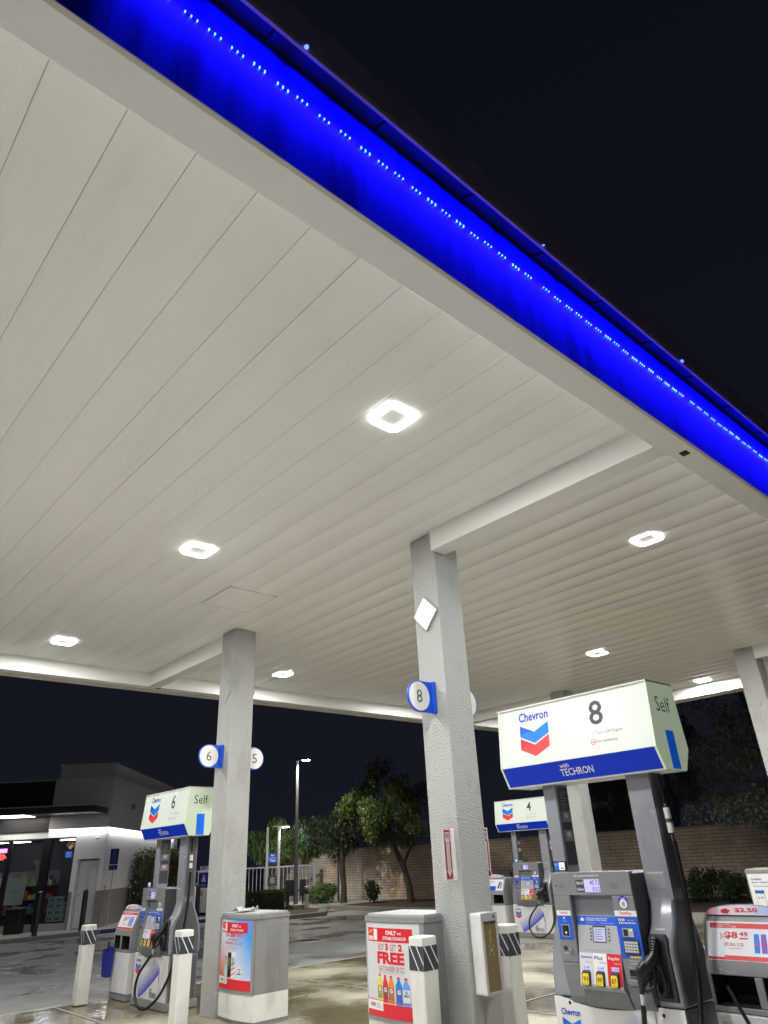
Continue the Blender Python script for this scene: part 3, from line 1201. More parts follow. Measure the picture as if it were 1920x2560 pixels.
    nz.tube([(.385, -.13, .85), (.36, -.16, .82), (.345, -.165, .79)], [.03, .03, .016], BLACK, 10)
    nz.tube([(.425, -.06, .88), (.425, -.085, .80), (.405, -.10, .73), (.36, -.12, .70), (.335, -.123, .72)], .010, BLACK, 8)
    nz.tube([(.412, -.085, .85), (.39, -.105, .78), (.355, -.12, .735)], .008, BLACK, 8)
    nz.tube([(.336, -.125, .74), (.325, -.122, .69)], [.018, .016], BLACK, 10)
    nz.tube([(.325, -.122, .69), (.316, -.12, .625)], [.018, .014], CHROME, 12)
    nz.build('nozzle', t, smooth=40)
    co = MB(Matrix.Translation((-.02, 0, 0)))
    for k in range(4):
        rr = .03 + .006 * k
        co.tube([(.445 + .03 * math.cos(a) * .9, -.04 - .012 * k, .76 + (rr + .05) * math.sin(a) * .9) for a in [2 * PI * j / 14 for j in range(15)]], .005, RUBBER, 6)
    co.build('cable_coil', t, smooth=40)
    hs = MB(Matrix.Translation((-.02, 0, 0)))
    P0 = [(.316, -.12, .63), (.30, -.13, .50)]
    if hose_var == 0:
        P0 = [(.316, -.12, .63), (.25, -.15, .56), (.13, -.19, .42), (.07, -.20, .28), (.09, -.20, .15), (.17, -.19, .065), (.28, -.18, .045), (.41, -.16, .075), (.53, -.08, .2), (.575, .03, .45), (.59, .13, .8), (.592, .18, 1.2), (.59, .19, 1.55)]
    else:
        P0 = [(.316, -.12, .63), (.302, -.13, .50), (.27, -.16, .36), (.25, -.18, .2), (.29, -.19, .09), (.38, -.18, .05), (.48, -.13, .1), (.56, -.04, .3), (.595, .05, .55), (.60, .13, .85), (.60, .18, 1.2), (.595, .19, 1.55)]
    # smooth the path (Catmull-Rom)
    Q = []
    PP = [Vector(p) for p in P0]
    PP = [PP[0]] + PP + [PP[-1]]
    for i in range(1, len(PP) - 2):
        for k in range(6):
            tt = k / 6
            a, b_, c, d_ = PP[i - 1], PP[i], PP[i + 1], PP[i + 2]
            Q.append(.5 * ((2 * b_) + (c - a) * tt + (2 * a - 5 * b_ + 4 * c - d_) * tt ** 2 + (3 * b_ - a - 3 * c + d_) * tt ** 3))
    Q.append(PP[-1])
    hs.tube(Q, .0165, RUBBER, 10)
    hs.build('hose', t, smooth=40)
    cl = MB(Matrix.Translation((-.02, 0, 0)))
    cw = mat('connector_white', (.68, .68, .64), .3, var=.15, scale=30)
    cl.tube([(.59, .19, 1.55), (.59, .19, 1.60)], .014, CHROME, 12)
    cl.tube([(.59, .19, 1.60), (.589, .19, 1.76)], .022, cw, 12)
    cl.tube([(.589, .19, 1.665), (.589, .19, 1.69)], .0235, PDARK, 12)
    cl.tube([(.589, .19, 1.76), (.588, .19, 1.79)], .017, CHROME, 12)
    cl.tube([(.588, .19, 1.79), (.585, .19, 1.985)], .011, RUBBER, 12)
    cl.tube([(.585, .19, 1.985), (.585, .19, 2.03)], .018, CHROME, 12)
    cl.build('hose_connector', t, smooth=40)
    # sign box
    prof = [(.025, 2.61), (-.022, 2.15), (.055, 2.0), (.36, 2.0), (.452, 2.15), (.405, 2.61)]
    sg = MB()
    W = .70
    sg.prism([(y + (.004 if y < .2 else -.004), z) for y, z in prof], 'x', -W + .012, W - .012, SIGNW)
    so = sg.build('sign_box', t)
    sg = MB()
    sg.P = lambda u, z, e: (u, -.022 + .004 + (.047) * (z - 2.15) / .46 - e, z)
    chevron_logo(sg, -.335, 2.465, .285, .002)
    sg.text(num, .195, .315, 2.365, 2.548, TEXTG, .002, bold=.012)
    sg.text('Turn Off Engine', .235, .465, 2.286, 2.318, TEXTL, .002, bold=-.004)
    sg.text('No Smoking', .235, .41, 2.226, 2.256, TEXTL, .002, bold=-.004)
    sg.disc(.205, 2.243, .021, CORAL, .002)
    sg.disc(.205, 2.243, .017, SIGNW, .0026)
    sg.dec(.19, .22, 2.240, 2.246, CORAL, .0032)
    sg.text('→', .185, .22, 2.296, 2.308, TEXTL, .002)
    sl2 = (.055 + .022) / (2.0 - 2.15)
    sg.P = lambda u, z, e: (u, -.022 + .004 + sl2 * (z - 2.15) - e, z - e * .4)
    sg.dec(-W + .014, W - .014, 2.006, 2.147, SBLUE, .003)
    techron(sg, -.15, .145, 2.04, 2.125, TEXTW, .006)
    sg.build('sign_print', so)
    for sx in (-1, 1):
        e_ = MB()
        e_.prism(prof, 'x', sx * (W - .011) if sx > 0 else -W - .004, W + .004 if sx > 0 else -W + .011, SIGNS)
        e_.P = (lambda u, z, e: (W + .004 + e, u, z)) if sx > 0 else (lambda u, z, e: (-W - .004 - e, -u + .43, z))
        e_.text('Self', .10, .31, 2.40, 2.51, TEXTK, .002, bold=-.004)
        e_.dec(.155, .275, 2.004, 2.27, SLB, .002)
        rl_ = random.Random(11)
        for k in range(16):
            a0_, z0_ = rl_.uniform(.16, .27), rl_.uniform(2.02, 2.26)
            an = rl_.uniform(0, PI)
            dx, dz = .02 * math.cos(an), .03 * math.sin(an)
            ck = lambda v, lo2, hi2: max(lo2, min(hi2, v))
            e_.poly([(ck(a0_ - dx, .157, .273), ck(z0_ - dz, 2.006, 2.268)), (ck(a0_ + dx, .157, .273), ck(z0_ + dz, 2.006, 2.268)), (ck(a0_ + dx + .002, .157, .273), ck(z0_ + dz + .002, 2.006, 2.268)), (ck(a0_ - dx + .002, .157, .273), ck(z0_ - dz + .002, 2.006, 2.268))], CBLUE, .003)
        e_.build('end_cap', so)
    fr = MB()
    for z0, z1, y0, y1 in ((2.606, 2.618, .018, .412), (1.992, 2.004, .05, .365)):
        fr.box(-W - .006, W + .006, y0, y1, z0 + .004, z1 + .004 if z0 > 2.3 else z1 - .006, SFRAME)
    fr.build('sign_frame', so)
    return t


pump('8', (4.80, 3.17, IS + .01 - .014), 'tall fuel pump in the foreground under the sign marked 8', hose_var=1, sale=('45.71', '8.312'))
pump('6', (4.79, 10.17, 0), 'fuel pump marked 6 standing near the store with a looped hose', sale=('49.91', '9.092'))
pump('4', (13.04, 10.19, 0), 'small far fuel pump marked 4 right of the near pillar', sale=('30.00', '5.455'))


# ------------------------------------------------------------------ service bins (waste and squeegee)
TOP = vcol_mat('topper_print', .35, .18)
LITW = mat('lit_print_white', (.66, .68, .72), .3, var=.02, emit=(.7, .72, .8), estr=.15)


def service_bin(loc, label, flip=1, ad=0):
    t = thing('service_bin', label, 'waste bin', loc, FACE, 'grey and white service bins beside the pumps')
    w = .285
    b = MB()
    b.box(-w + .008, w - .008, .01, .44, 0.014, .09, STEELG)
    b.build('plinth', t, bevel=.004)
    b = MB()
    b.box(-w, w, 0, .45, .091, .575, WHITEP)
    b.build('lower_body', t, bevel=.01)
    b = MB()
    b.box(-w, w, 0, .45, .576, .61, BOXGREY)
    if flip > 0:
        b.box(-w, -.045, .22, .45, .6105, .775, BOXGREY)
        b.box(.012, w, .22, .45, .6105, .775, BOXGREY)
    else:
        b.box(-w, w, .22, .45, .6105, .775, BOXGREY)
    cs = [(-w, -w + .022), (.012, .062), (w - .022, w)]
    if flip < 0:
        cs = [(-w, -w + .022), (-.062, -.012), (w - .022, w)]
    for u0, u1 in cs:
        b.box(u0, u1, 0, .2195, .6105, .775, BOXGREY)
    b.prism([(0, .7755), (.006, .835), (.10, 1.075), (.13, 1.10), (.40, 1.10), (.44, 1.06), (.45, .7755)], 'x', -w, w, BOXGREY)
    b.build('hood', t, bevel=.006, smooth=35)
    lin = MB()
    (a0, a1), (c0, c1) = ((cs[0][1], cs[1][0]), (cs[1][1], cs[2][0]))
    for u0, u1 in ((a0, a1), (c0, c1)):
        wide = (u1 - u0) > .21
        lin.box(u0 + .001, (-.045 if flip > 0 and wide else u1 - .001), .205, .2195, .611, .774, DARKHOLE)
        lin.box(u0 + .001, u1 - .001, .004, .2045, .611, .617, DARKHOLE)
        lin.box(u0 + .001, u0 + .006, .004, .2045, .6175, .774, DARKHOLE)
    lin.build('bin_opening', t)
    b = MB()
    b.P = lambda u, z, e: (u, -e, z - .11)
    b.text('Trash', -.20 if flip > 0 else .03, -.08 if flip > 0 else .15, .891, .921, LGREY, .002, bold=.02)
    b.build('lettering', t)
    b = MB()
    b.P = lambda u, z, e: (u, -e, z - .11)
    b.text('Towels', .10 if flip > 0 else -.20, .20 if flip > 0 else -.10, .893, .915, LGREY, .002, bold=.02)
    b.build('lettering', t)
    b = MB()
    b.box(-w + .03, -w + .095, -.008, -.0015, .53, .56, SFRAME)
    b.build('latch', t, bevel=.002)
    # advertising panel on the slope
    b = MB()
    b.P = lambda u, z, e: (u, .006 + (z - .925) * .094 / .24 - e, z - .09 + e * .35)
    b.dec(-w + .025, w - .025, .945, 1.155, LITW, .002)
    if ad == 0:
        b.dec(-w + .05, w - .06, 1.118, 1.145, CORAL, .003)
        b.text('ONLY WITH', -.19, -.10, 1.134, 1.142, TEXTW, .004, bold=.02)
        b.text('EXTRAMILE REWARDS', -.215, -.06, 1.122, 1.130, TEXTW, .004, bold=.01)
        b.text('3/', -.175, -.145, 1.058, 1.09, CORAL, .003)
        b.text('$8', -.14, -.055, 1.058, 1.10, RED, .003, bold=.04)
        b.text('49', -.045, .01, 1.075, 1.10, RED, .003, bold=.03)
        b.dec(-.045, .01, 1.06, 1.067, RED, .003)
        b.text('RED BULL 12 OZ.', -.145, -.02, 1.022, 1.04, CORAL, .003, bold=.02)
        b.dec(-.12, -.04, 1.008, 1.011, TEXTL, .003)
        b.dec(-w + .026, w - .026, .948, .972, CORAL, .003)
        b.dec(-w + .03, -w + .135, .962, .982, LITW, .004)
        for k, m_ in enumerate((CBLUE, flat('can_purple', (.2, .1, .45)), flat('can_lilac', (.45, .3, .6)))):
            u = .045 + k * .045
            b.poly([(u, .99), (u + .034, .99), (u + .037, 1.04), (u + .034, 1.09), (u + .004, 1.09), (u, 1.04)], m_, .003)
            b.poly([(u + .006, 1.028), (u + .03, 1.028), (u + .018, 1.05)], CORAL, .0045)
    elif ad == 1:
        b.dec(-w + .026, w - .026, 1.12, 1.15, CORAL, .003)
        b.text('ONLY WITH REWARDS', -.17, .1, 1.128, 1.143, TEXTW, .004, bold=.02)
        b.text('2/', -.17, -.135, 1.04, 1.09, CORAL, .003)
        b.text('$6', -.125, -.045, 1.04, 1.10, RED, .003, bold=.03)
        b.text('00', -.035, .015, 1.065, 1.10, RED, .003, bold=.03)
        b.text('16 OZ.', -.12, -.02, 1.0, 1.02, CORAL, .003, bold=.02)
        for k in range(3):
            u = .07 + k * .05
            b.poly([(u, .985), (u + .033, .985), (u + .036, 1.04), (u + .032, 1.1), (u + .004, 1.1), (u, 1.04)], MBLUE if k % 2 else CBLUE, .003)
        b.dec(-w + .026, w - .026, .948, .97, CORAL, .003)
    else:
        b.dec(-w + .026, .06, .948, 1.03, STICKBLUE, .003)
        b.text('Rewards', -.15, -.02, 1.11, 1.13, KBLUE, .003, bold=.02)
        b.text('you can tap', -.15, .0, 1.075, 1.095, KBLUE, .003, bold=.01)
        b.poly([(.10, .99), (.14, .98), (.19, 1.10), (.15, 1.12)], TEXTG, .003)
        b.poly([(.17, .99), (.21, .98), (.235, 1.08), (.20, 1.10)], TEXTL, .0036)
        b.dec(-.23, -.19, .965, 1.005, NW, .004)
    b.build('advert_panel', t)
    # arched topper
    b = MB()
    n = 14

    def arc(k, r=1.):
        a = PI * k / n
        return (w - .02) * math.cos(a), 1.101 + .062 * math.sin(a) ** .75
    fr_ = [arc(k) for k in range(n + 1)]
    b.prism(fr_, 'y', .115, .135, STEELG)
    b.P = lambda u, z, e: (u, .1145 - e, z)
    for k in range(n):
        (u0, z0), (u1, z1) = arc(k), arc(k + 1)
        pk = lambda u: lerp((.75, .06, .12), (.80, .66, .74), min(1, (u + w) / (w * .38))) if u < 0 else lerp((.80, .70, .78), (.10, .36, .8), u / w)
        b.add([b.P(u0 * .97, 1.1015, 0), b.P(u0 * .97, max(1.1025, z0 - .004), 0), b.P(u1 * .97, max(1.1025, z1 - .004), 0), b.P(u1 * .97, 1.1015, 0)], [(0, 1, 2, 3)], TOP, [pk(u0), pk(u0), pk(u1), pk(u1)])
    b.text('$2.50', -.06, .09, 1.115, 1.143, CORAL, .002, bold=.03)
    b.poly([(-.15, 1.112), (-.11, 1.108), (-.09, 1.128), (-.12, 1.14), (-.155, 1.128)], CORAL, .0015)
    b.build('topper', t)
    return t


service_bin((5.08, 2.325, IS - .014), 'service bin at the right border advertising 3 for 8.49 cans', 1, 0)
service_bin((4.79, 11.16, 0), 'service bin left of the pump marked 6 with a blue bucket on its side', -1, 1)
service_bin((13.04, 11.18, 0), 'far service bin left of the pump marked 4, half behind the near pillar', -1, 2)


def squeegee_bucket(loc, label, rz):
    t = thing('squeegee_bucket', label, 'bucket', loc, rz, 'blue squeegee buckets hung on the service bins')
    b = MB()
    pts0 = [(-.10, -.05), (.10, -.05), (.10, .05), (-.10, .05)]
    v = [(x_ * .8, y_ * .8, 0) for x_, y_ in pts0] + [(x_, y_, .33 if y_ < 0 else .37) for x_, y_ in pts0]
    vi = [(x_ * .9, y_ * .85, .30) for x_, y_ in pts0]
    b.add(v + vi, [(0, 1, 2, 3), (0, 1, 5, 4), (1, 2, 6, 5), (2, 3, 7, 6), (3, 0, 4, 7), (4, 5, 9, 8), (5, 6, 10, 9), (6, 7, 11, 10), (7, 4, 8, 11), (8, 9, 10, 11)], BUCKET)
    b.build('tub', t, bevel=.008)
    return t


def squeegee(loc, label, p0, p1):
    t = thing('squeegee', label, 'squeegee', loc, 0, 'black handled squeegees at the service bins')
    b = MB()
    b.tube([p0, p1], .012, BLACK, 8)
    b.build('handle', t)
    b = MB()
    d_ = (Vector(p1) - Vector(p0)).normalized()
    b.tube([Vector(p1) - Vector((0, .05, 0)), Vector(p1) + Vector((0, .05, 0))], .016, BLACK, 6)
    b.build('blade', t)


squeegee_bucket((4.72, 11.42, .27), 'blue squeegee bucket hung on the bin beside the pump marked 6', -PI / 2)
squeegee_bucket((12.97, 11.36, .27), 'blue squeegee bucket hung on the far bin by the pump marked 4', -PI / 2)
squeegee((4.72, 11.44, .5), 'thin black squeegee handle standing in the bucket near the store', (0, 0, .2), (0, 0, -.12))
squeegee((12.97, 11.37, .5), 'thin black squeegee handle standing in the far bucket by the pump marked 4', (0, 0, .33), (0, 0, -.12))
squeegee((5.02, 2.365, .54), 'black squeegee resting across the trash opening at the right border', (-.02, .09, .245), (-.12, -.12, -.1))


# ------------------------------------------------------------------ poster boxes
def bottle(b, u, z0, h, w, body, cap, lab, letter='G', white_label=False):
    P_ = [(-.5, 0), (.5, 0), (.5, .18), (.44, .3), (.5, .42), (.5, .66), (.38, .76), (.2, .86), (.2, .93), (-.2, .93), (-.2, .86), (-.38, .76), (-.5, .66), (-.5, .42), (-.44, .3), (-.5, .18)]
    b.poly([(u + a * w, z0 + c * h) for a, c in P_], body, .003)
    b.dec(u - .22 * w, u + .22 * w, z0 + .92 * h, z0 + h, cap, .0036)
    b.poly([(u - .48 * w, z0 + .13 * h), (u + .48 * w, z0 + .13 * h), (u + .48 * w, z0 + .58 * h), (u - .48 * w, z0 + .58 * h)], lab, .0036)
    if white_label:
        b.text('ZERO', u - .38 * w, u + .38 * w, z0 + .33 * h, z0 + .42 * h, KBLUE, .0045, bold=.03)
        b.text('G', u - .16 * w, u + .16 * w, z0 + .45 * h, z0 + .54 * h, KBLUE, .0045, bold=.03)
    else:
        b.text(letter, u - .26 * w, u + .26 * w, z0 + .38 * h, z0 + .55 * h, NW, .0045, bold=.05)
        b.poly([(u + .05 * w, z0 + .36 * h), (u + .2 * w, z0 + .36 * h), (u - .15 * w, z0 + .18 * h)], body, .0045)


def poster_box(loc, label, kind_):
    t = thing('poster_box', label, 'poster box', loc, FACE, 'curved fronted poster boxes by the pillars')
    w = .385
    bul = lambda u: -.045 * (1 - (u / w) ** 2)

    def arcpts(ww, off):
        return [(u, bul(u) * (w / ww) ** 0 - off) for u in [-ww + 2 * ww * k / 16 for k in range(17)]]
    z1 = 1.03
    b = MB()
    b.prism(arcpts(w - .006, -.012) + [(w - .006, .48), (-w + .006, .48)], 'z', .012, .05, STEELG)
    b.build('plinth', t)
    b = MB()
    b.prism(arcpts(w, 0) + [(w, .46), (-w, .46)], 'z', .051, .30, WHITE)
    b.build('lower_body', t, smooth=35)
    b = MB()
    b.prism(arcpts(w, 0) + [(w, .46), (-w, .46)], 'z', .301, z1, BOXGREY)
    for yy in (.16, .33):
        b.box(w + .0005, w + .003, yy, yy + .006, .31, z1 - .01, STEELG)
    for yy, zz in ((.03, .6), (.42, .35), (.42, .98), (.42, .6)):
        b.cyl((w, yy, zz), (w + .004, yy, zz), .006, STEELL, n=10)
    b.build('cabinet', t, smooth=35)
    b = MB()
    b.prism([(u * 1.015, y - .012) for u, y in arcpts(w, 0)] + [(w * 1.015, .47), (-w * 1.015, .47)], 'z', z1 + .001, z1 + .045, BOXGREY)
    b.prism([(u * .97, y + .01) for u, y in arcpts(w, 0)] + [(w * .97, .45), (-w * .97, .45)], 'z', z1 + .0455, z1 + .062, STEELL)
    for u in (-.2, .0, .2):
        b.cyl((u, .40, z1 + .062), (u, .40, z1 + .07), .012, STEELL, n=8)
    for yy in (.02, .2, .38):
        b.cyl((w * 1.015, yy, z1 + .02), (w * 1.015 + .004, yy, z1 + .02), .008, STEELL, n=8)
    b.build('lid', t, smooth=35)
    b = MB()
    P = lambda u, z, e: (u, bul(u) - .004 - e, z)
    b.P = P
    b.dec(-w + .002, w - .002, .301, .33, BOXGREY, .004, nu=16)
    b.dec(-w + .002, -w + .014, .33, z1 - .002, STEELL, .004)
    b.dec(w - .05, w - .002, .33, z1 - .002, BOXGREY, .004)
    b.build('poster_frame', t)
    b = MB()
    b.P = P
    ul, ur, zl, zh = -w + .016, w - .052, .332, z1 - .004
    if kind_ == 'points':
        def cf(a, c):
            blue, wht, org = (.05, .30, .85), (.62, .70, .80), (.68, .13, .05)
            s_ = (1 - a) * (1 - c)
            base = lerp(wht, blue, max(0, min(1, (a * .9 + c * .7 - .75) * 1.6)))
            return lerp(base, org, max(0, min(1, (1.2 - a * 1.9) * (1.3 - c * 1.7))))
        b.dec(ul, ur, zl, zh, WPRINT, .002, nu=16, nz=20, colf=cf)
    else:
        b.dec(ul, ur, zl, zh, PALEW if kind_ == 'drink' else NW, .002, nu=16)
    if kind_ in ('points', 'drink'):
        z_ = zh - .145 if kind_ == 'drink' else zh - .135
        b.dec(ul + .03, ur - .075, z_, z_ + .105, RED, .003, nu=10)
        b.dec(ul + .042, ul + .115, z_ + .045, z_ + .096, CORAL, .004, nu=2)
        b.poly([(ul + .05, z_ + .07), (ul + .1, z_ + .09), (ul + .112, z_ + .088), (ul + .06, z_ + .062)], YELLOW, .0048)
        b.dec(ul + .042, ul + .115, z_ + .01, z_ + .04, NW, .004, nu=2)
        b.text('REWARDS', ul + .05, ul + .108, z_ + .018, z_ + .03, CORAL, .005)
        b.dec(ul + .125, ul + .18, z_ + .01, z_ + .096, NW, .004, nu=2)
        um = (ul + .19 + ur - .085) / 2
        b.text('ONLY', um - .10, um + .04, z_ + .055, z_ + .09, TEXTW, .004, bold=.04)
        b.text('WITH', um + .05, um + .10, z_ + .057, z_ + .075, TEXTW, .004, bold=.02)
        b.text('EXTRAMILE REWARDS®', um - .14, um + .15, z_ + .016, z_ + .044, TEXTW, .004, bold=.012)
        b.dec(ul, ur, zl, zl + .10, RED, .003, nu=14)
        b.dec(ul, ul + .235, zl + .045, zl + .115, NW, .004, nu=5)
        for k, m_ in enumerate((KBLUE, CORAL, DRED)):
            b.dec(ul + .05 + k * .026, ul + .068 + k * .026, zl + .068, zl + .095, m_, .005)
        for k in range(3):
            b.dec(ul + .135, ul + .215 - .01 * k, zl + .062 + k * .014, zl + .066 + k * .014, TEXTL, .005, nu=2)
    um = (ul + ur) / 2 - .01
    if kind_ == 'drink':
        b.dec(ul, ur, zl + .115, zl + .121, DRED, .003, nu=14)
        b.text('BUY', um - .15, um - .068, .818, .868, DRED, .003, bold=.0)
        b.text('3', um - .05, um - .012, .818, .872, RED, .003, bold=.06)
        b.text('GET', um + .012, um + .092, .818, .866, DRED, .003, bold=0)
        b.text('2', um + .118, um + .165, .818, .870, RED, .003, bold=.06)
        b.text('FREE', um - .17, um + .185, .718, .808, RED, .003, bold=.05)
        b.text('GATORADE® 28 OZ.', um - .15, um + .185, .664, .706, DRED, .003, bold=.0)
        b.dec(um - .15, um + .17, .652, .655, TEXTL, .003, nu=6)
        cols = [((.72, .70, .02), (.30, .28, .05)), ((.70, .02, .02), (.24, .05, .07)), ((.80, .24, .02), (.35, .14, .10)), ((.01, .20, .68), (.05, .12, .42)), ((.12, .33, .80), (.68, .70, .74))]
        for k, (c1, c2) in enumerate(cols):
            u = um - .145 + k * .078 + (.006 * k if k > 2 else 0)
            bottle(b, u, .442 - .003 * k, .20, .068 + .004 * k, flat('bottle_%s' % ('yellow', 'red', 'orange', 'blue', 'pale_blue')[k], c1), CORAL, flat('bottle_label_%s' % ('yellow', 'red', 'orange', 'blue', 'white')[k], c2), white_label=(k == 4))
    elif kind_ == 'points':
        b.text('EARN', um - .19, um - .085, .848, .892, RED, .003, bold=.01)
        b.text('250', um - .07, um + .045, .848, .894, RED, .003, bold=.05)
        b.text('POINTS', um + .06, um + .20, .848, .892, RED, .003, bold=.02)
        b.text('WHEN YOU BUY ANY 2', um - .13, um + .12, .808, .832, DRED, .003, bold=.0)
        b.text('MONSTER ENERGY 15.5 OZ. - 16 OZ.', um - .19, um + .19, .772, .798, DRED, .003, bold=.01)
        for k in range(4):
            b.dec(um - .16 + .02 * (k % 2), um + .13 - .03 * (k % 2), .758 - k * .012, .760 - k * .012, TEXTL, .003, nu=5)
        for k, (c_, u, z0, h) in enumerate(((PALEW, um - .15, .455, .25), (BLACK, um - .065, .447, .245), (NW, um + .025, .442, .26))):
            w_ = .043
            b.poly([(u - w_ * .8, z0), (u + w_ * .8, z0), (u + w_, z0 + .012), (u + w_, z0 + h - .015), (u + w_ * .75, z0 + h), (u - w_ * .75, z0 + h), (u - w_, z0 + h - .015), (u - w_, z0 + .012)], c_, .003)
            mk = (DRED, flat('claw_green', (.22, .72, .08)), KBLUE)[k]
            for q in (-.02, 0, .02):
                b.poly([(u + q - .005, z0 + h * .78), (u + q + .005, z0 + h * .78), (u + q + .003, z0 + h * (.32 if q == 0 else .42)), (u + q - .002, z0 + h * (.32 if q == 0 else .42))], mk, .0042)
            if k == 2:
                for q in range(3):
                    zz = z0 + .02 + q * .05
                    b.poly([(u - w_, zz), (u + w_, zz + .03), (u + w_, zz + .043), (u - w_, zz + .013)], CORAL, .0036)
        uc, zc_ = um + .155, .51
        b.disc(uc, zc_, .046, NW, .003, rz=.05)
        b.text('250', uc - .022, uc + .022, zc_ - .008, zc_ + .014, TEXTG, .004, bold=.01)
        b.dec(uc - .03, uc + .03, zc_ + .02, zc_ + .03, CORAL, .004)
        b.dec(uc - .038, uc + .038, zc_ - .028, zc_ - .015, KBLUE, .004)
        for k in range(18):
            a = 2 * PI * k / 18
            b.disc(uc + .056 * math.cos(a), zc_ + .062 * math.sin(a), .004, NW, .003, n=6)
    else:
        b.text('Combine', ul + .05, ul + .22, .93, .965, KBLUE, .003, bold=.02)
        b.text('your rewards', ul + .05, ul + .36, .88, .915, KBLUE, .003, bold=.02)
        b.text('Save even more', ul + .06, ul + .34, .835, .86, MBLUE, .003, bold=.01)
        b.poly([(ul + .07, .45), (ul + .22, .45), (ul + .22, .79), (ul + .07, .79)], TEXTG, .003)
        b.dec(ul + .076, ul + .214, .74, .785, STICKBLUE, .004)
        b.dec(ul + .076, ul + .214, .456, .739, NW, .004)
        b.text('$.40', ul + .10, ul + .19, .66, .70, TEXTG, .005)
    b.build('poster', t)
    return t


poster_box((4.98, 8.29, 0), 'poster box with a red and blue energy drink points poster, before the pillar marked 6', 'points')
poster_box((4.73, 5.24, IS - .012), 'poster box with a white sports drink poster reading BUY 3 GET 2 FREE', 'drink')
poster_box((12.9, 5.2, IS), 'far white poster box reading Combine your rewards at the right border', 'combine')
# crumpled sheet left on the lid of the points box
q = MB()
n = 12
vs = []
for j in range(n + 1):
    for i in range(n + 1):
        u, v = i / n - .5, j / n - .5
        vs.append((u * .22, v * .26, .035 * abs(noise.noise((u * 5, v * 5, 3.3))) * 2.2 + .004 + .02 * noise.noise((u * 11, v * 9, 1)) ** 2))
q.add(vs, [(j * (n + 1) + i, j * (n + 1) + i + 1, (j + 1) * (n + 1) + i + 1, (j + 1) * (n + 1) + i) for j in range(n) for i in range(n)], STEELL)
o = q.build('crumpled_cloth', None, (5.1, 8.36, 1.098), smooth=30, label='crumpled pale grey cloth lying on the energy drink poster box', cat='cloth', recalc=False)
sm = o.modifiers.new('t', 'SOLIDIFY')
sm.thickness = .004

def leaf_mat(name, c1, c2):
    if name in MATS:
        return MATS[name]
    m = bpy.data.materials.new(name)
    m.use_nodes = True
    nt = m.node_tree
    N, L = nt.nodes, nt.links
    b_ = N['Principled BSDF']
    tc = N.new('ShaderNodeTexCoord')
    nz = N.new('ShaderNodeTexNoise')
    nz.inputs['Scale'].default_value = 3
    nz.inputs['Detail'].default_value = 6
    L.new(tc.outputs['Object'], nz.inputs['Vector'])
    cr = N.new('ShaderNodeValToRGB')
    cr.color_ramp.elements[0].position = .35
    cr.color_ramp.elements[0].color = (*c1, 1)
    cr.color_ramp.elements[1].position = .65
    cr.color_ramp.elements[1].color = (*c2, 1)
    L.new(nz.outputs['Fac'], cr.inputs[0])
    L.new(cr.outputs[0], b_.inputs['Base Color'])
    b_.inputs['Roughness'].default_value = .5
    tl = N.new('ShaderNodeBsdfTranslucent')
    L.new(cr.outputs[0], tl.inputs[0])
    mx = N.new('ShaderNodeMixShader')
    mx.inputs[0].default_value = .3
    L.new(b_.outputs[0], mx.inputs[1])
    L.new(tl.outputs[0], mx.inputs[2])
    L.new(mx.outputs[0], N['Material Output'].inputs[0])
    MATS[name] = m
    return m


# ------------------------------------------------------------------ store building
SX, SY = 9.41, 23.95
SA = R(-38.3)
WU = stucco('store_wall_paint', (.80, .80, .83), .3, 40)
WL = stucco('store_wall_dark_paint', (.25, .24, .235), .3, 40)
WCAP = stucco('store_cornice_shaded', (.64, .64, .68), .25, 40)  # wall tone darkened, the parapet's weaker light put into the colour
ALU = mat('dark_bronze_frame', (.02, .02, .024), .35, metal=.4, var=.1)
TILE = mat('base_tile', (.30, .30, .32), .3, var=.1, scale=6)
SBAND = mat('black_fascia', (.05, .05, .058), .3, var=.2, scale=4)
COVE = mat('cove_led', (1, 1, 1), .3, var=0, emit=(1, .96, 1), estr=3)
DOORM = mat('steel_door_paint', (.78, .82, .84), .4, var=.05)
INT = mat('interior_grey', (.03, .03, .036), .6, var=.1)
INF = mat('interior_floor', (.16, .15, .15), .4, var=.1)
TUBE = mat('tube_light', (1, 1, 1), .3, var=0, emit=(.9, .95, 1), estr=40)


def glass_mat():
    m = bpy.data.materials.new('shop_glass')
    m.use_nodes = True
    nt = m.node_tree
    N, L = nt.nodes, nt.links
    out = N['Material Output']
    N.remove(N['Principled BSDF'])
    tr = N.new('ShaderNodeBsdfTransparent')
    tr.inputs[0].default_value = (.92, .94, .95, 1)
    gl = N.new('ShaderNodeBsdfGlossy')
    gl.inputs['Roughness'].default_value = .02
    fr = N.new('ShaderNodeFresnel')
    fr.inputs[0].default_value = 1.5
    mx = N.new('ShaderNodeMixShader')
    L.new(fr.outputs[0], mx.inputs[0])
    L.new(tr.outputs[0], mx.inputs[1])
    L.new(gl.outputs[0], mx.inputs[2])
    L.new(mx.outputs[0], out.inputs[0])
    return m


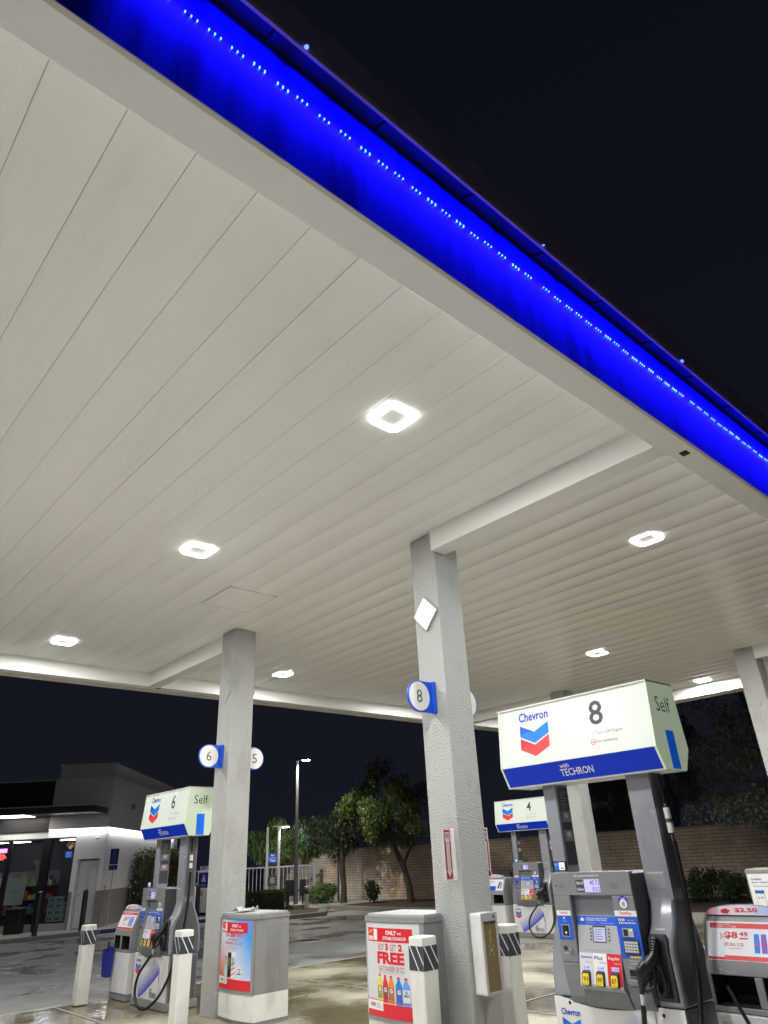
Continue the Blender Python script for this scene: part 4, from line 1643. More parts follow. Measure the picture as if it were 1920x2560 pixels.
GLASS = glass_mat()
st = thing('store_building', 'pale stucco convenience store with lit cove band and dark glass front', 'store', (SX, SY, 0), SA)
b = MB()
zb, LD = .06, 10.5
for x0, x1 in ((-.95, -.845), (-.13, 0)):
    b.box(x0, x1, 0, .3, 1.111, 2.86, WU)
    b.box(x0, x1, 0, .3, zb, 1.11, WL)
b.box(-1.83, -.9505, 0, .3, 2.661, 2.86, WU)
b.box(-.8445, -.1305, 0, .3, 2.01, 2.86, WU)
b.box(-1.83, -.9505, .005, .3, zb, .299, TILE)
b.box(-.01, -.0, .301, LD, 1.111, 2.86, WU)
b.box(-.01, -.0, .301, LD, zb, 1.11, WL)
b.build('lower_wall', st)
b = MB()
b.box(-1.83, .07, -.07, 3.0, 2.90, 4.43, WU)
b.box(.0, .07, 3.0005, LD, 2.90, 4.43, WU)
b.box(-1.83, -.001, 3.0005, LD, 4.2, 4.42, WL)
b.build('upper_wall', st)
b = MB()
b.box(-1.76, -.01, .03, 2.9, 4.431, 4.82, WCAP)
b.box(-.25, -.01, 2.9005, LD, 4.431, 4.82, WCAP)
b.box(-1.80, .03, -.01, 2.95, 4.821, 4.865, WCAP)
b.box(-.28, .03, 2.951, LD, 4.821, 4.865, WCAP)
b.build('parapet', st)
b = MB()
b.box(-1.82, .045, -.045, -.022, 2.878, 2.8985, COVE)
b.box(.022, .045, -.0205, LD - .5, 2.878, 2.8985, COVE)
b.build('cove_light_strip', st)
for (x, y, sx_, rz) in ((-.9, -.035, 1.8, 0), (.035, 4.9, 9.6, PI / 2)):
    ld = bpy.data.lights.new('cove_light', 'AREA')
    ld.shape = 'RECTANGLE'
    ld.size, ld.size_y = sx_, .03
    ld.energy = 7 * sx_
    ld.color = (1, .95, 1)
    lo = bpy.data.objects.new('cove_light', ld)
    COL.objects.link(lo)
    lo.parent = st
    lo.location = (x, y, 2.87)
    lo.rotation_euler = (0, 0, rz)
# door niche
b = MB()
b.box(-.8445, -.1305, .28, .30, .1, 2.009, WL)
b.box(-.8445, -.80, .001, .279, .1, 2.009, WU)
b.build('door_niche', st)
b = MB()
b.box(-.79, -.17, .24, .278, .11, 1.96, DOORM)
b.box(-.42, -.20, .232, .239, 1.0, 1.8, DOORM)
b.build('door', st, bevel=.004)
b = MB()
b.cyl((-.74, .22, 1.0), (-.68, .22, 1.0), .015, CHROME)
b.build('handle', st)
# left dark facade
b = MB()
b.box(-9, -1.831, .1, .4, 2.661, 2.86, WU)
b.box(-9, -1.9, .06, .4, .1, .299, TILE)
b.build('window_wall', st)
b = MB()
b.box(-9, -1.831, .02, .4, 2.8605, 3.42, SBAND)
b.box(-9, -1.831, .35, .6, 3.4205, 4.40, SBAND)
b.build('sign_band', st, bevel=.01)
b = MB()
b.box(-9, -1.85, .3, .34, 4.401, 4.45, WCAP)
b.build('roof_edge', st)
b = MB()
b.box(-9, -.03, -1.4, .019, 3.28, 3.47, SBAND)
b.box(-9, -.03, -1.39, .018, 3.4705, 3.50, WCAP)
b.build('awning', st, bevel=.008)
AWL = mat('awning_soffit_glow', (1, .95, .85), .3, var=0, emit=(1, .94, .82), estr=9)  # emissive panel stands in for the lit soffit under the awning
b = MB()
b.box(-3.5, -2.2, -1.25, -.35, 3.272, 3.2795, AWL)
b.build('awning_lit_soffit', st)
for x0, x1 in ((-2.95, -1.93), (-4.6, -3.02), (-6.2, -4.67)):
    w = MB()
    for a0, a1, c0, c1 in ((x0, x0 + .04, .3, 2.66), (x1 - .04, x1, .3, 2.66), (x0 + .04, x1 - .04, .3, .34), (x0 + .04, x1 - .04, 2.62, 2.66)):
        w.box(a0, a1, .09, .14, c0, c1, ALU)
    wo = w.build('window_frame', st)
    w = MB()
    w.box(x0 + .041, x1 - .041, .11, .116, .341, 2.619, GLASS)
    w.build('pane', wo)
w = MB()
for a0, a1, c0, c1 in ((-1.70, -1.665, .3, 2.66), (-.985, -.951, .3, 2.66), (-1.665, -.985, .3, .33), (-1.665, -.985, 2.63, 2.66)):
    w.box(a0, a1, .03, .09, c0, c1, ALU)
wo = w.build('window_frame', st)
w = MB()
w.box(-1.664, -.986, .055, .061, .331, 2.629, GLASS)
w.build('pane', wo)
w = MB()
w.P = lambda u, z, e: (u, .0525 - e, z)
uc, zc_ = -1.105, 2.44
for dx, dz, m_ in ((0, .065, RED), (-.065, 0, KBLUE), (.065, 0, YELLOW), (0, -.065, NW)):
    w.poly([(uc + dx, zc_ + dz - .062), (uc + dx + .062, zc_ + dz), (uc + dx, zc_ + dz + .062), (uc + dx - .062, zc_ + dz)], m_, .001)
w.poly([(uc, zc_ - .14), (uc + .14, zc_), (uc, zc_ + .14), (uc - .14, zc_)], NW, 0)
w.text('4', uc - .018, uc + .018, zc_ + .04, zc_ + .085, TEXTK, .002)
w.text('1', uc - .075, uc - .06, zc_ - .022, zc_ + .022, TEXTW, .002)
w.text('0', uc + .05, uc + .082, zc_ - .022, zc_ + .022, TEXTK, .002)
GLOWB = flat('blue_notice', (.02, .12, .65), .4, estr=.35)
w.dec(-1.23, -1.02, 2.07, 2.25, GLOWB, 0)
for k in range(4):
    w.dec(-1.20, -1.06 - .03 * (k % 2), 2.215 - k * .035, 2.225 - k * .035, TEXTW, .001)
w.build('hazard_sticker', wo)
w = MB()
w.box(-1.925, -1.701, .01, .15, .1, 2.66, ALU)
w.build('mullion', st)
for x0, x1 in ((-3.019, -2.951), (-4.669, -4.601)):
    w = MB()
    w.box(x0, x1, .02, .15, .1, 2.66, ALU)
    w.build('mullion', st)
# interior shell
b = MB()
b.box(-7.5, -.30, 4.0, 4.05, .1, 2.9, INT)
b.box(-.30, -.26, .401, 4.0, .1, 2.9, INT)
b.box(-7.5, -.30, .401, 4.0, .085, .1, INF)
b.box(-7.5, -.30, .401, 4.0, 2.72, 2.75, INT)
b.box(-7.55, -7.5, .401, 4.05, .1, 2.9, INT)
b.build('interior_room', st)
b = MB()
for x0, x1, y in ((-6.8, -5.6, 1.2), (-5.0, -3.6, 1.2), (-4.8, -3.4, 2.6), (-1.65, -1.0, .14), (-2.3, -1.5, 2.4), (-2.9, -2.0, .75)):  # the two tubes nearest the glass are added to brighten poster and cases
    b.box(x0, x1, y, y + .035, 2.67, 2.69, TUBE)
b.build('ceiling_tube', st)
b = MB()
b.P = lambda u, z, e: (u, .02 - e, z)
b.cyl((-.25, -.0, 2.60), (-.25, -.09, 2.58), .012, NW, n=8)
b.cyl((-.30, -.12, 2.56), (-.20, -.09, 2.60), .032, NW, n=12)
b.build('security_camera', st, smooth=40)
b = MB()
b.box(.071, .13, 2.2, 2.42, 3.42, 3.56, NW)
b.box(.071, .15, 2.24, 2.38, 3.57, 3.72, WL)
b.build('wall_floodlight', st, bevel=.01)
b = MB()
b.prism([(.35, 1.22), (.56, 1.22), (.455, 1.0)], 'x', .001, .006, DRED)
b.prism([(.40, 1.195), (.51, 1.195), (.455, 1.06)], 'x', .0062, .007, NW)
b.build('warning_triangle', st)

SM = Matrix.Translation((SX, SY, 0)) @ Matrix.Rotation(SA, 4, 'Z')


def sloc(x, y, z):
    return SM @ Vector((x, y, z))


# things inside the windows
PAPER = leaf_mat('pale_green_paper', (.84, .95, .88), (.86, .96, .90))
b = MB()
pts = [(-2.92, .84), (-2.36, .83), (-2.31, 1.50), (-2.345, 1.50), (-2.35, 1.56), (-2.36, 1.64), (-2.42, 1.68), (-2.48, 1.66), (-2.50, 1.60), (-2.52, 1.54), (-2.93, 1.63)]
b.prism([(x, z) for x, z in pts], 'y', .15, .155, PAPER)
b.P = lambda u, z, e: (u, .15 - e, z)
b.text('Zone', -2.72, -2.52, 1.17, 1.26, mat('faint_green_print', (.30, .42, .35), .6, var=0), .001)
o = b.build('window_poster', None, (SX, SY, 0), SA, label='pale green cut out paper poster inside the dark store window', cat='poster')
CASEG = mat('case_green', (.30, .72, .32), .5, var=.15, scale=12)
proto = None
for k, (cx, cz) in enumerate([(x, z) for z in range(4) for x in range(3)]):
    if cz == 3 and cx == 2:
        continue
    if proto is None:
        b = MB()
        b.box(-.108, .108, -.12, .12, 0, .165, CASEG)
        b.P = lambda u, z, e: (u, -.12 - e, z)
        b.dec(-.092, .092, .025, .142, NW, .001)
        for q in range(3):
            b.poly([(-.07 + q * .048, .04), (-.03 + q * .048, .04), (-.035 + q * .048, .125), (-.065 + q * .048, .125)], KBLUE if q != 1 else MBLUE, .002)
        o = proto = b.build('drink_case')
    else:
        o = proto.copy()
        COL.objects.link(o)
    o.location = sloc(-1.48 + cx * .222, .30, .33 + cz * .17)
    o.rotation_euler = (0, 0, SA)
    tag(o, 'green drink case in the stack behind the narrow store window', 'drink case', 'green drink cases stacked in the store window')
b = MB()
NEON = mat('neon_red', (1, .1, .1), .3, var=0, emit=(1, .06, .05), estr=5)
NEP = mat('neon_pink', (1, .3, .8), .3, var=0, emit=(1, .25, .8), estr=3)
b.P = lambda u, z, e: (u, .2 - e, z)
b.box(-3.62, -3.02, .2005, .22, 2.08, 2.45, BLACK)
b.text('OPEN', -3.58, -3.06, 2.10, 2.26, NEON, .004, bold=.03)
b.dec(-3.58, -3.06, 2.30, 2.42, NEP, .004)
b.build('neon_sign', None, (SX, SY, 0), SA, label='glowing red and pink neon sign at the left edge of the store window', cat='neon sign')
b = MB()
b.prism([(-2.3, 1.46), (-2.06, 1.46), (-2.12, 1.85), (-2.03, 2.07), (-2.36, 2.06), (-2.25, 1.85)], 'y', .5, .53, PALEW)
b.build('hanging_display', None, (SX, SY, 0), SA, label='white hourglass shaped display inside the store window beside the green poster', cat='display')
SHELF = mat('shelf_steel', (.15, .15, .16), .5, var=.1)
GOODS = vcol_mat('goods_print', .5)
sh = thing('store_shelf', 'dim shelf rack full of goods inside the store behind the green poster', 'shelf', (SX, SY, 0), SA)
b = MB()
for z in (.5, .9, 1.3):
    b.box(-6.5, -2.0, 1.6, 2.0, z, z + .03, SHELF)
b.box(-6.5, -2.0, 2.0, 2.03, .1, 1.75, SHELF)
b.build('rack', sh)
b = MB()
rg = random.Random(9)
for z in (.531, .931, 1.331):
    x = -6.45
    while x < -2.1:
        w_ = rg.uniform(.06, .14)
        h_ = rg.uniform(.12, .28)
        c = rg.choice([(.5, .08, .06), (.6, .5, .1), (.1, .2, .5), (.5, .5, .5), (.4, .15, .1), (.15, .35, .15)])
        v = [(x, 1.62, z), (x + w_, 1.62, z), (x + w_, 1.62, z + h_), (x, 1.62, z + h_), (x, 1.9, z), (x + w_, 1.9, z), (x + w_, 1.9, z + h_), (x, 1.9, z + h_)]
        b.add(v, [(0, 1, 2, 3), (1, 5, 6, 2), (0, 3, 7, 4), (3, 2, 6, 7)], GOODS, [c] * 8)
        x += w_ + .015
b.build('goods', sh, kind='stuff')
b = MB()
b.box(-.22, .22, -.2, .2, 0, .62, BLACK)
b.box(-.24, .24, -.22, .22, .621, .68, PDARK)
b.build('litter_bin', None, sloc(-2.28, -.35, .10), SA, bevel=.02, label='black square litter bin standing under the dark store window', cat='bin')

# pavement in front of the store
PAVE = mat('pavement_concrete', (.36, .35, .33), .45, var=.12, scale=2, bump=.15, bscale=25)
KERB = mat('kerb_concrete', (.16, .155, .15), .55, var=.2, scale=3, bump=.2, bscale=20)
KB = mat('kerb_blue_paint', (.012, .025, .13), .4, var=.2, scale=6)
b = MB()
b.prism([(-14, 23.34), (26, 23.34), (26, 46), (-14, 46)], 'z', .03, .10, PAVE)
b.build('pavement', kind='structure')
b = MB()
b.box(-14, 9.28, 23.19, 23.339, .001, .102, KERB)
b.build('kerb', kind='structure', bevel=.012)
b = MB()
b.box(9.283, 14.0, 23.19, 23.339, .001, .103, KB)
b.build('kerb_blue', kind='structure', bevel=.012)


def steel_bollard(x, y, h, label):
    o = MB()
    STB = mat('black_bollard_paint', (.02, .02, .023), .3, var=.1)
    n = 5
    path = [(0, 0, 0), (0, 0, h - .07)] + [(0, 0, h - .07 + .07 * math.sin(PI / 2 * k / n)) for k in range(1, n + 1)]
    rs = [.075, .075] + [.075 * math.cos(PI / 2 * k / n) + .002 for k in range(1, n + 1)]
    o.tube(path, rs, STB, 18)
    return o.build('steel_bollard', None, (x, y, .10), smooth=50, label=label, cat='bollard', group='black round steel bollards along the store pavement')


steel_bollard(7.5, 23.47, 1.1, 'black steel bollard before the wide dark store window')
steel_bollard(8.8, 23.47, 1.08, 'black steel bollard before the white recessed store door')
steel_bollard(10.35, 23.9, 1.06, 'black steel bollard beside the clipped bush on the store corner')
steel_bollard(12.52, 23.5, 1.0, 'black steel bollard before the white ice freezer')

t = thing('parking_sign', 'blue wheelchair parking sign on a thin pole at the store corner', 'sign', (9.66, 23.75, .10), SA)
b = MB()
b.cyl((0, 0, 0), (0, 0, 2.15), .016, STEELL, n=10)
b.build('pole', t)
b = MB()
b.box(-.13, .13, -.03, -.022, 1.72, 2.16, DBLUE)
b.box(-.13, .13, -.03, -.022, 1.56, 1.70, DBLUE)
SF = flat('sign_faded_blue', (.10, .16, .35), .5)
b.P = lambda u, z, e: (u, -.03 - e, z)
b.disc(.0, 2.04, .05, SF, .001, n=20)
b.disc(.01, 2.04, .035, DBLUE, .002, n=20)
b.disc(-.01, 2.105, .016, SF, .002, n=12)
b.dec(-.02, .0, 2.03, 2.09, SF, .003)
b.text('PARKING', -.09, .09, 1.94, 1.97, SF, .001, bold=.02)
b.text('ONLY', -.05, .05, 1.89, 1.92, SF, .001, bold=.02)
b.text('MINIMUM', -.09, .09, 1.82, 1.84, SF, .001)
b.text('FINE $250', -.09, .09, 1.78, 1.80, SF, .001)
b.text('VAN', -.05, .05, 1.645, 1.675, SF, .001, bold=.02)
b.text('ACCESSIBLE', -.1, .1, 1.59, 1.62, SF, .001, bold=.02)
b.build('plate', t)

t = thing('ice_freezer', 'white outdoor ice freezer with a navy picture door behind a black bollard', 'freezer', (13.40, 24.78, .10), R(-90))
b = MB()
b.box(-.48, .48, 0, .75, .001, .10, BLACK)
b.build('base', t)
b = MB()
b.box(-.48, .48, 0, .75, .101, 1.40, WHITEP)
b.build('cabinet', t, bevel=.015)
b = MB()
b.P = lambda u, z, e: (u, -.002 - e, z)
b.dec(-.40, .40, .86, 1.34, DBLUE, .001)
ICEP = flat('ice_picture_pale', (.45, .48, .6), .4)
b.poly([(-.2, 1.05), (.15, 1.05), (.06, 1.18), (.1, 1.28), (.0, 1.20), (-.08, 1.30), (-.1, 1.18)], ICEP, .002)
b.poly([(-.28, .90), (.2, .90), (.1, 1.0), (-.12, .98)], SF, .002)
b.dec(-.38, .0, .58, .80, PALEW, .001)
for k in range(3):
    b.dec(-.35, -.02, .62 + k * .055, .65 + k * .055, DRED, .002)
for j in range(5):
    for i in range(5):
        b.dec(-.33 + i * .05, -.305 + i * .05, .18 + j * .06, .215 + j * .06, PDARK, .001)
b.build('door_print', t)
b = MB()
b.box(-.44, .44, .06, .10, 1.401, 1.54, ICEP)
b.P = lambda u, z, e: (u, .06 - e, z)
b.text('ICE', -.36, -.12, 1.425, 1.52, DBLUE, .001, bold=.04)
b.text('Pure Ice', -.05, .40, 1.43, 1.51, DBLUE, .001, bold=.01)
b.build('header_sign', t)
t = thing('propane_cage', 'low grey propane cylinder cage left of the white ice freezer', 'cage', (13.5, 25.75, .10), R(-90))
b = MB()
b.box(-.42, .42, 0, .6, .001, 1.0, STEELL)
b.build('cage_body', t)
b = MB()
b.P = lambda u, z, e: (u, -.001 - e, z)
b.dec(-.38, .38, .35, .95, PGREY, .001)
for k in range(5):
    b.dec(-.05, .33, .42 + k * .1, .48 + k * .1, BLACK if k % 2 else PDARK, .002)
b.dec(.1, .3, .2, .33, NW, .002)
b.build('front_grille', t)


# ------------------------------------------------------------------ foliage
LEAF_T = leaf_mat('leaf_green', (.05, .10, .02), (.11, .17, .04))
LEAF_D = leaf_mat('leaf_dark', (.025, .05, .018), (.05, .085, .03))
LEAF_R = leaf_mat('leaf_olive', (.09, .12, .075), (.16, .19, .13))
LEAF_S = leaf_mat('leaf_shadow_green', (.012, .026, .011), (.025, .045, .016))  # darker leaf colour carries the shade of the unlit crown
LEAF_H = leaf_mat('leaf_hedge', (.03, .055, .012), (.07, .10, .025))
BARK = mat('bark', (.05, .04, .033), .85, var=.35, scale=9, bump=.7, bscale=18)


def leaves(name, parent, clumps, n, ll, lw, droop, m, seed=1, kind=None):
    """clumps: (x, y, z, radius). droop 0..1: leaves hang down"""
    rg = random.Random(seed)
    V, F = [], []
    W_ = [c[3] ** 2 for c in clumps]
    for c in rg.choices(clumps, W_, k=n):
        while True:
            p = Vector((rg.uniform(-1, 1), rg.uniform(-1, 1), rg.uniform(-1, 1)))
            if .25 < p.length < 1:
                break
        p = Vector(c[:3]) + p * c[3] * rg.uniform(.75, 1.12)
        d_ = Vector((rg.gauss(0, 1), rg.gauss(0, 1), rg.gauss(0, 1))).normalized()
        d_ = (d_ * (1 - droop) + Vector((0, 0, -1)) * droop + Vector((rg.gauss(0, .25), rg.gauss(0, .25), 0))).normalized()
        s_ = d_.cross(Vector((rg.gauss(0, 1), rg.gauss(0, 1), rg.gauss(0, 1)))).normalized()
        l_, w_ = ll * rg.uniform(.6, 1.3), lw * rg.uniform(.7, 1.3)
        o_ = len(V)
        k = s_.cross(d_) * w_ * .35
        V += [p, p + d_ * l_ * .45 + s_ * w_ + k, p + d_ * l_, p + d_ * l_ * .45 - s_ * w_ + k]
        F.append((o_, o_ + 1, o_ + 2, o_ + 3))
    me = bpy.data.meshes.new(name)
    me.from_pydata([tuple(v) for v in V], [], F)
    me.materials.append(m)
    me.update()
    o = bpy.data.objects.new(name, me)
    COL.objects.link(o)
    o.parent = parent
    return o


def clumps_in(c, rad, n, r0, r1, seed, hollow=.45):
    rg = random.Random(seed)
    out = []
    while len(out) < n:
        p = Vector((rg.uniform(-1, 1), rg.uniform(-1, 1), rg.uniform(-1, 1)))
        if hollow < p.length < 1:
            out.append((c[0] + p.x * rad[0], c[1] + p.y * rad[1], c[2] + p.z * rad[2], rg.uniform(r0, r1)))
    return out


def tree(label, base, trunk, limbs, clumps, n, ll, lw, droop, m, seed, group='trees along the block wall'):
    t = thing('tree', label, 'tree', base, 0, group)
    b_ = MB()
    b_.tube(*trunk, BARK, 10)
    for p_, r_ in limbs:
        b_.tube(p_, r_, BARK, 7)
    b_.build('trunk', t, smooth=60)
    leaves('crown', t, clumps, n, ll, lw, droop, m, seed)
    return t


rg = random.Random(21)
# tree lit by the parking lamp
cl = clumps_in((-.35, 1.05, 3.55), (1.35, 1.95, 1.45), 44, .28, .55, 2)
cl += clumps_in((-.1, .4, 2.6), (1.0, 2.0, .6), 22, .25, .45, 4)
limbs = [([(-.05, .55, 1.55), (-.1, .9, 2.3), (-.3, 1.3, 3.3)], [.075, .06, .03]),
         ([(.0, .35, 1.25), (.1, -.1, 2.0), (.1, -.4, 3.0)], [.075, .055, .03]),
         ([(-.1, .8, 2.1), (-.5, 1.9, 2.9), (-.6, 2.3, 3.5)], [.05, .04, .02]),
         ([(-.1, .9, 2.3), (-.9, .8, 3.2), (-1.0, .9, 3.8)], [.045, .035, .02])]
tree('leafy tree lit yellow green by the lamp, leaning left before the block wall', (20.0, 21.15, .08),
     ([(0, 0, 0), (.02, .12, .6), (0, .3, 1.15), (-.05, .55, 1.6), (-.1, .9, 2.3)], [.15, .12, .11, .09, .06]), limbs, cl, 11500, .15, .026, .55, LEAF_T, 5)
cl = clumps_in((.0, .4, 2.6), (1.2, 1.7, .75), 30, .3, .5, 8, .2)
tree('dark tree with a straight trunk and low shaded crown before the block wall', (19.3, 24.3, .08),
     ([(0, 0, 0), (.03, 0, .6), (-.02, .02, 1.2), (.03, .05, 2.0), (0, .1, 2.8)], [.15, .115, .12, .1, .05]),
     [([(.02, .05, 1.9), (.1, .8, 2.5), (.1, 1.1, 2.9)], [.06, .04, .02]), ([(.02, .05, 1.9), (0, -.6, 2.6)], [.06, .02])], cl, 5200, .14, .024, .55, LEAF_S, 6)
def spread(cl_, ang):
    ca, sa = math.cos(ang), math.sin(ang)
    return [(x * ca - y * sa, x * sa + y * ca, z, r) for x, y, z, r in cl_]


cl = spread(clumps_in((-.1, 0, 2.55), (2.5, .9, .72), 40, .25, .45, 12, .2), R(138))
tree('drooping bright leaved tree hanging over the metal gate behind the air station', (19.5, 29.0, 0),
     ([(0, 0, 0), (.05, 0, 1.2), (0, .1, 2.2), (.1, 0, 2.9)], [.17, .14, .12, .05]),
     [([(0, .1, 2.2), (-1.0, .9, 3.0)], [.07, .02]), ([(0, .1, 2.2), (.8, -1.0, 3.1)], [.07, .02])], cl, 9500, .22, .03, .8, LEAF_T, 7)
for k, (x, y, lab, s, dx, dy, dz) in enumerate(((24.9, 12.7, 'tall shadowy tree over the block wall just right of the large pump sign', 31, -.1, .0, 4.1),
                                                (20.9, 6.9, 'tall shadowy tree with pale twigs at the right border of the picture', 32, -.2, 1.0, 3.7),
                                                (26.5, 15.5, 'dark tree over the wall between the near pillar and the large pump sign', 33, 0, 0, 3.2))):
    rr = ((1.4, 1.5, 1.5), (1.3, 2.0, 1.65), (1.4, 1.65, 1.3))[k]
    cl = clumps_in((dx, dy, dz), rr, 40, .32, .55, s, .25)
    if k == 1:
        cl += clumps_in((dx - .1, dy + .2, 2.35), (1.1, 2.4, .45), 24, .3, .45, 77, .1)
    if k < 2:
        cl += clumps_in((dx, dy, dz + 2.4), rr, 22, .32, .55, s + 50, .3)
    tree(lab, (x, y, 0), ([(0, 0, 0), (.05, .05, 1.5), (dx * .5, dy * .5, 3.0), (dx, dy, 5.5)], [.15, .12, .10, .04]),
         [([(dx * .3, dy * .4, 2.2), (dx - .5, dy + .6, 3.4), (dx - .6, dy + .8, 4.1)], [.06, .035, .012]), ([(dx * .3, dy * .3, 1.9), (dx - .5, dy - .6, 3.1), (dx - .6, dy - .9, 3.8)], [.06, .04, .012])], cl, 17000, .14, .02, .3, LEAF_R, s)


def shrub(name, label, loc, rad, n, ll, lw, m, seed, group='low shrubs in the planting strip', cat='shrub', stems=4):
    t = thing(name, label, cat, loc, 0, group)
    b_ = MB()
    rg_ = random.Random(seed)
    for k in range(stems):
        a = rg_.uniform(0, 2 * PI)
        b_.tube([(0, 0, 0), (math.cos(a) * rad[0] * .3, math.sin(a) * rad[1] * .3, rad[2] * .8), (math.cos(a) * rad[0] * .5, math.sin(a) * rad[1] * .5, rad[2] * 1.5)], [.02, .015, .006], BARK, 5)
    b_.build('stem', t)
    cl = clumps_in((0, 0, rad[2]), (rad[0] * .8, rad[1] * .8, rad[2] * .8), 26, .12 + rad[2] * .12, .18 + rad[2] * .22, seed, .3)
    cl = [(a, b2, max(c, d_ * .9), d_) for a, b2, c, d_ in cl]
    leaves('foliage', t, cl, n, ll, lw, .1, m, seed)
    return t


shrub('shrub', 'round glossy shrub at the foot of the wall right of the metal gate', (19.0, 25.4, .09), (.75, .95, .36), 3200, .075, .03, LEAF_T, 41)
shrub('shrub', 'low leafy shrub before the lit wall strip right of the large pump', (21.4, 12.35, .09), (.5, .5, .38), 1500, .08, .03, LEAF_T, 42)
shrub('shrub', 'wide dark shrub under the shadowy trees left of the far poster box', (21.3, 10.3, .09), (.8, 1.15, .42), 3200, .08, .028, LEAF_D, 43)
shrub('shrub', 'spindly little bush standing alone against the middle of the block wall', (19.55, 22.75, .09), (.30, .36, .40), 650, .09, .035, LEAF_D, 44, stems=6)
shrub('shrub', 'dark shrub half hidden behind the right hand fire extinguisher sign', (20.9, 16.4, .09), (.5, .8, .6), 1800, .08, .028, LEAF_D, 45)
# clipped hedges: box shaped, covered with small leaves
def hedge(name, label, loc, rz, sx, sy, sz, n, m, seed, ll=.05, lw=.02, rough_=.05):
    t = thing(name, label, 'hedge', loc, rz)
    b_ = MB()
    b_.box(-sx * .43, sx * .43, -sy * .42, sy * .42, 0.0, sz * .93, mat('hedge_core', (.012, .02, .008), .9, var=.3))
    b_.build('branches', t)
    rg_ = random.Random(seed)
    V, F = [], []
    for k in range(n):
        f_ = rg_.choices((0, 1, 2, 3, 4), (sy * sz, sy * sz, sx * sz, sx * sz, sx * sy))[0]
        u, v = rg_.uniform(-.5, .5), rg_.uniform(0, 1)
        p = [(-sx / 2, u * sy, v * sz), (sx / 2, u * sy, v * sz), (u * sx, -sy / 2, v * sz), (u * sx, sy / 2, v * sz), (u * sx, (v - .5) * sy, sz)][f_]
        p = Vector(p)
        # rounded corners and lumps
        q = Vector((p.x / sx * 2, p.y / sy * 2, (p.z / sz - .5) * 2))
        sh_ = 1 - .06 * max(0, abs(q.x) + abs(q.y) + max(0, q.z) - 1.6)
        p = Vector((p.x * sh_, p.y * sh_, p.z * (1 - .06 * max(0, abs(q.x) + abs(q.y) - 1))))
        p += Vector((rg_.gauss(0, rough_), rg_.gauss(0, rough_), rg_.gauss(0, rough_))) * (.6 + .8 * noise.noise(p * 2.2))
        d_ = Vector((rg_.gauss(0, 1), rg_.gauss(0, 1), rg_.gauss(.3, 1))).normalized()
        s_ = d_.cross(Vector((rg_.gauss(0, 1), rg_.gauss(0, 1), rg_.gauss(0, 1)))).normalized()
        l_, w_ = ll * rg_.uniform(.6, 1.3), lw * rg_.uniform(.7, 1.3)
        o_ = len(V)
        V += [p, p + d_ * l_ * .5 + s_ * w_, p + d_ * l_, p + d_ * l_ * .5 - s_ * w_]
        F.append((o_, o_ + 1, o_ + 2, o_ + 3))
    me = bpy.data.meshes.new('foliage')
    me.from_pydata([tuple(v) for v in V], [], F)
    me.materials.append(m)
    me.update()
    o = bpy.data.objects.new('foliage', me)
    COL.objects.link(o)
    o.parent = t


p = sloc(.55, 6.4, .1)
hedge('corner_hedge', 'tall clipped hedge with a bright lit top against the store side wall', p, SA, 1.0, 6.8, 2.1, 9000, LEAF_H, 51, .09, .035, .09)
hedge('box_hedge', 'low box clipped hedge on the kerbed island before the metal gate', (15.35, 23.75, .12), SA, 1.45, .8, .62, 7000, LEAF_H, 52, .035, .012, .02)

# ------------------------------------------------------------------ block wall, gate, planting strip, island
def block_mat():
    m = bpy.data.materials.new('slump_block')
    m.use_nodes = True
    nt = m.node_tree
    N, L = nt.nodes, nt.links
    b_ = N['Principled BSDF']
    tc = N.new('ShaderNodeTexCoord')
    sp = N.new('ShaderNodeSeparateXYZ')
    cb = N.new('ShaderNodeCombineXYZ')
    L.new(tc.outputs['Object'], sp.inputs[0])
    L.new(sp.outputs[0], cb.inputs[0])
    L.new(sp.outputs[2], cb.inputs[1])
    br = N.new('ShaderNodeTexBrick')
    br.inputs['Scale'].default_value = 1
    br.inputs['Brick Width'].default_value = .40
    br.inputs['Row Height'].default_value = .10
    br.inputs['Mortar Size'].default_value = .007
    br.inputs['Mortar Smooth'].default_value = .3
    br.inputs['Color1'].default_value = (.60, .475, .36, 1)
    br.inputs['Color2'].default_value = (.51, .40, .30, 1)
    br.inputs['Mortar'].default_value = (.09, .07, .055, 1)
    L.new(cb.outputs[0], br.inputs['Vector'])
    nz = N.new('ShaderNodeTexNoise')
    nz.inputs['Scale'].default_value = 1.6
    nz.inputs['Detail'].default_value = 6
    L.new(tc.outputs['Object'], nz.inputs['Vector'])
    mr = N.new('ShaderNodeMapRange')
    mr.inputs[1].default_value = .3
    mr.inputs[2].default_value = .7
    mr.inputs[3].default_value = .72
    mr.inputs[4].default_value = 1.1
    L.new(nz.outputs['Fac'], mr.inputs[0])
    mu = N.new('ShaderNodeMix')
    mu.data_type = 'RGBA'
    mu.blend_type = 'MULTIPLY'
    mu.inputs[0].default_value = 1
    L.new(br.outputs['Color'], mu.inputs[6])
    L.new(mr.outputs[0], mu.inputs[7])
    L.new(mu.outputs[2], b_.inputs['Base Color'])
    b_.inputs['Roughness'].default_value = .85
    bp = N.new('ShaderNodeBump')
    bp.inputs['Strength'].default_value = .6
    bp.inputs['Distance'].default_value = .02
    bp.invert = True
    L.new(br.outputs['Fac'], bp.inputs['Height'])
    L.new(bp.outputs[0], b_.inputs['Normal'])
    return m


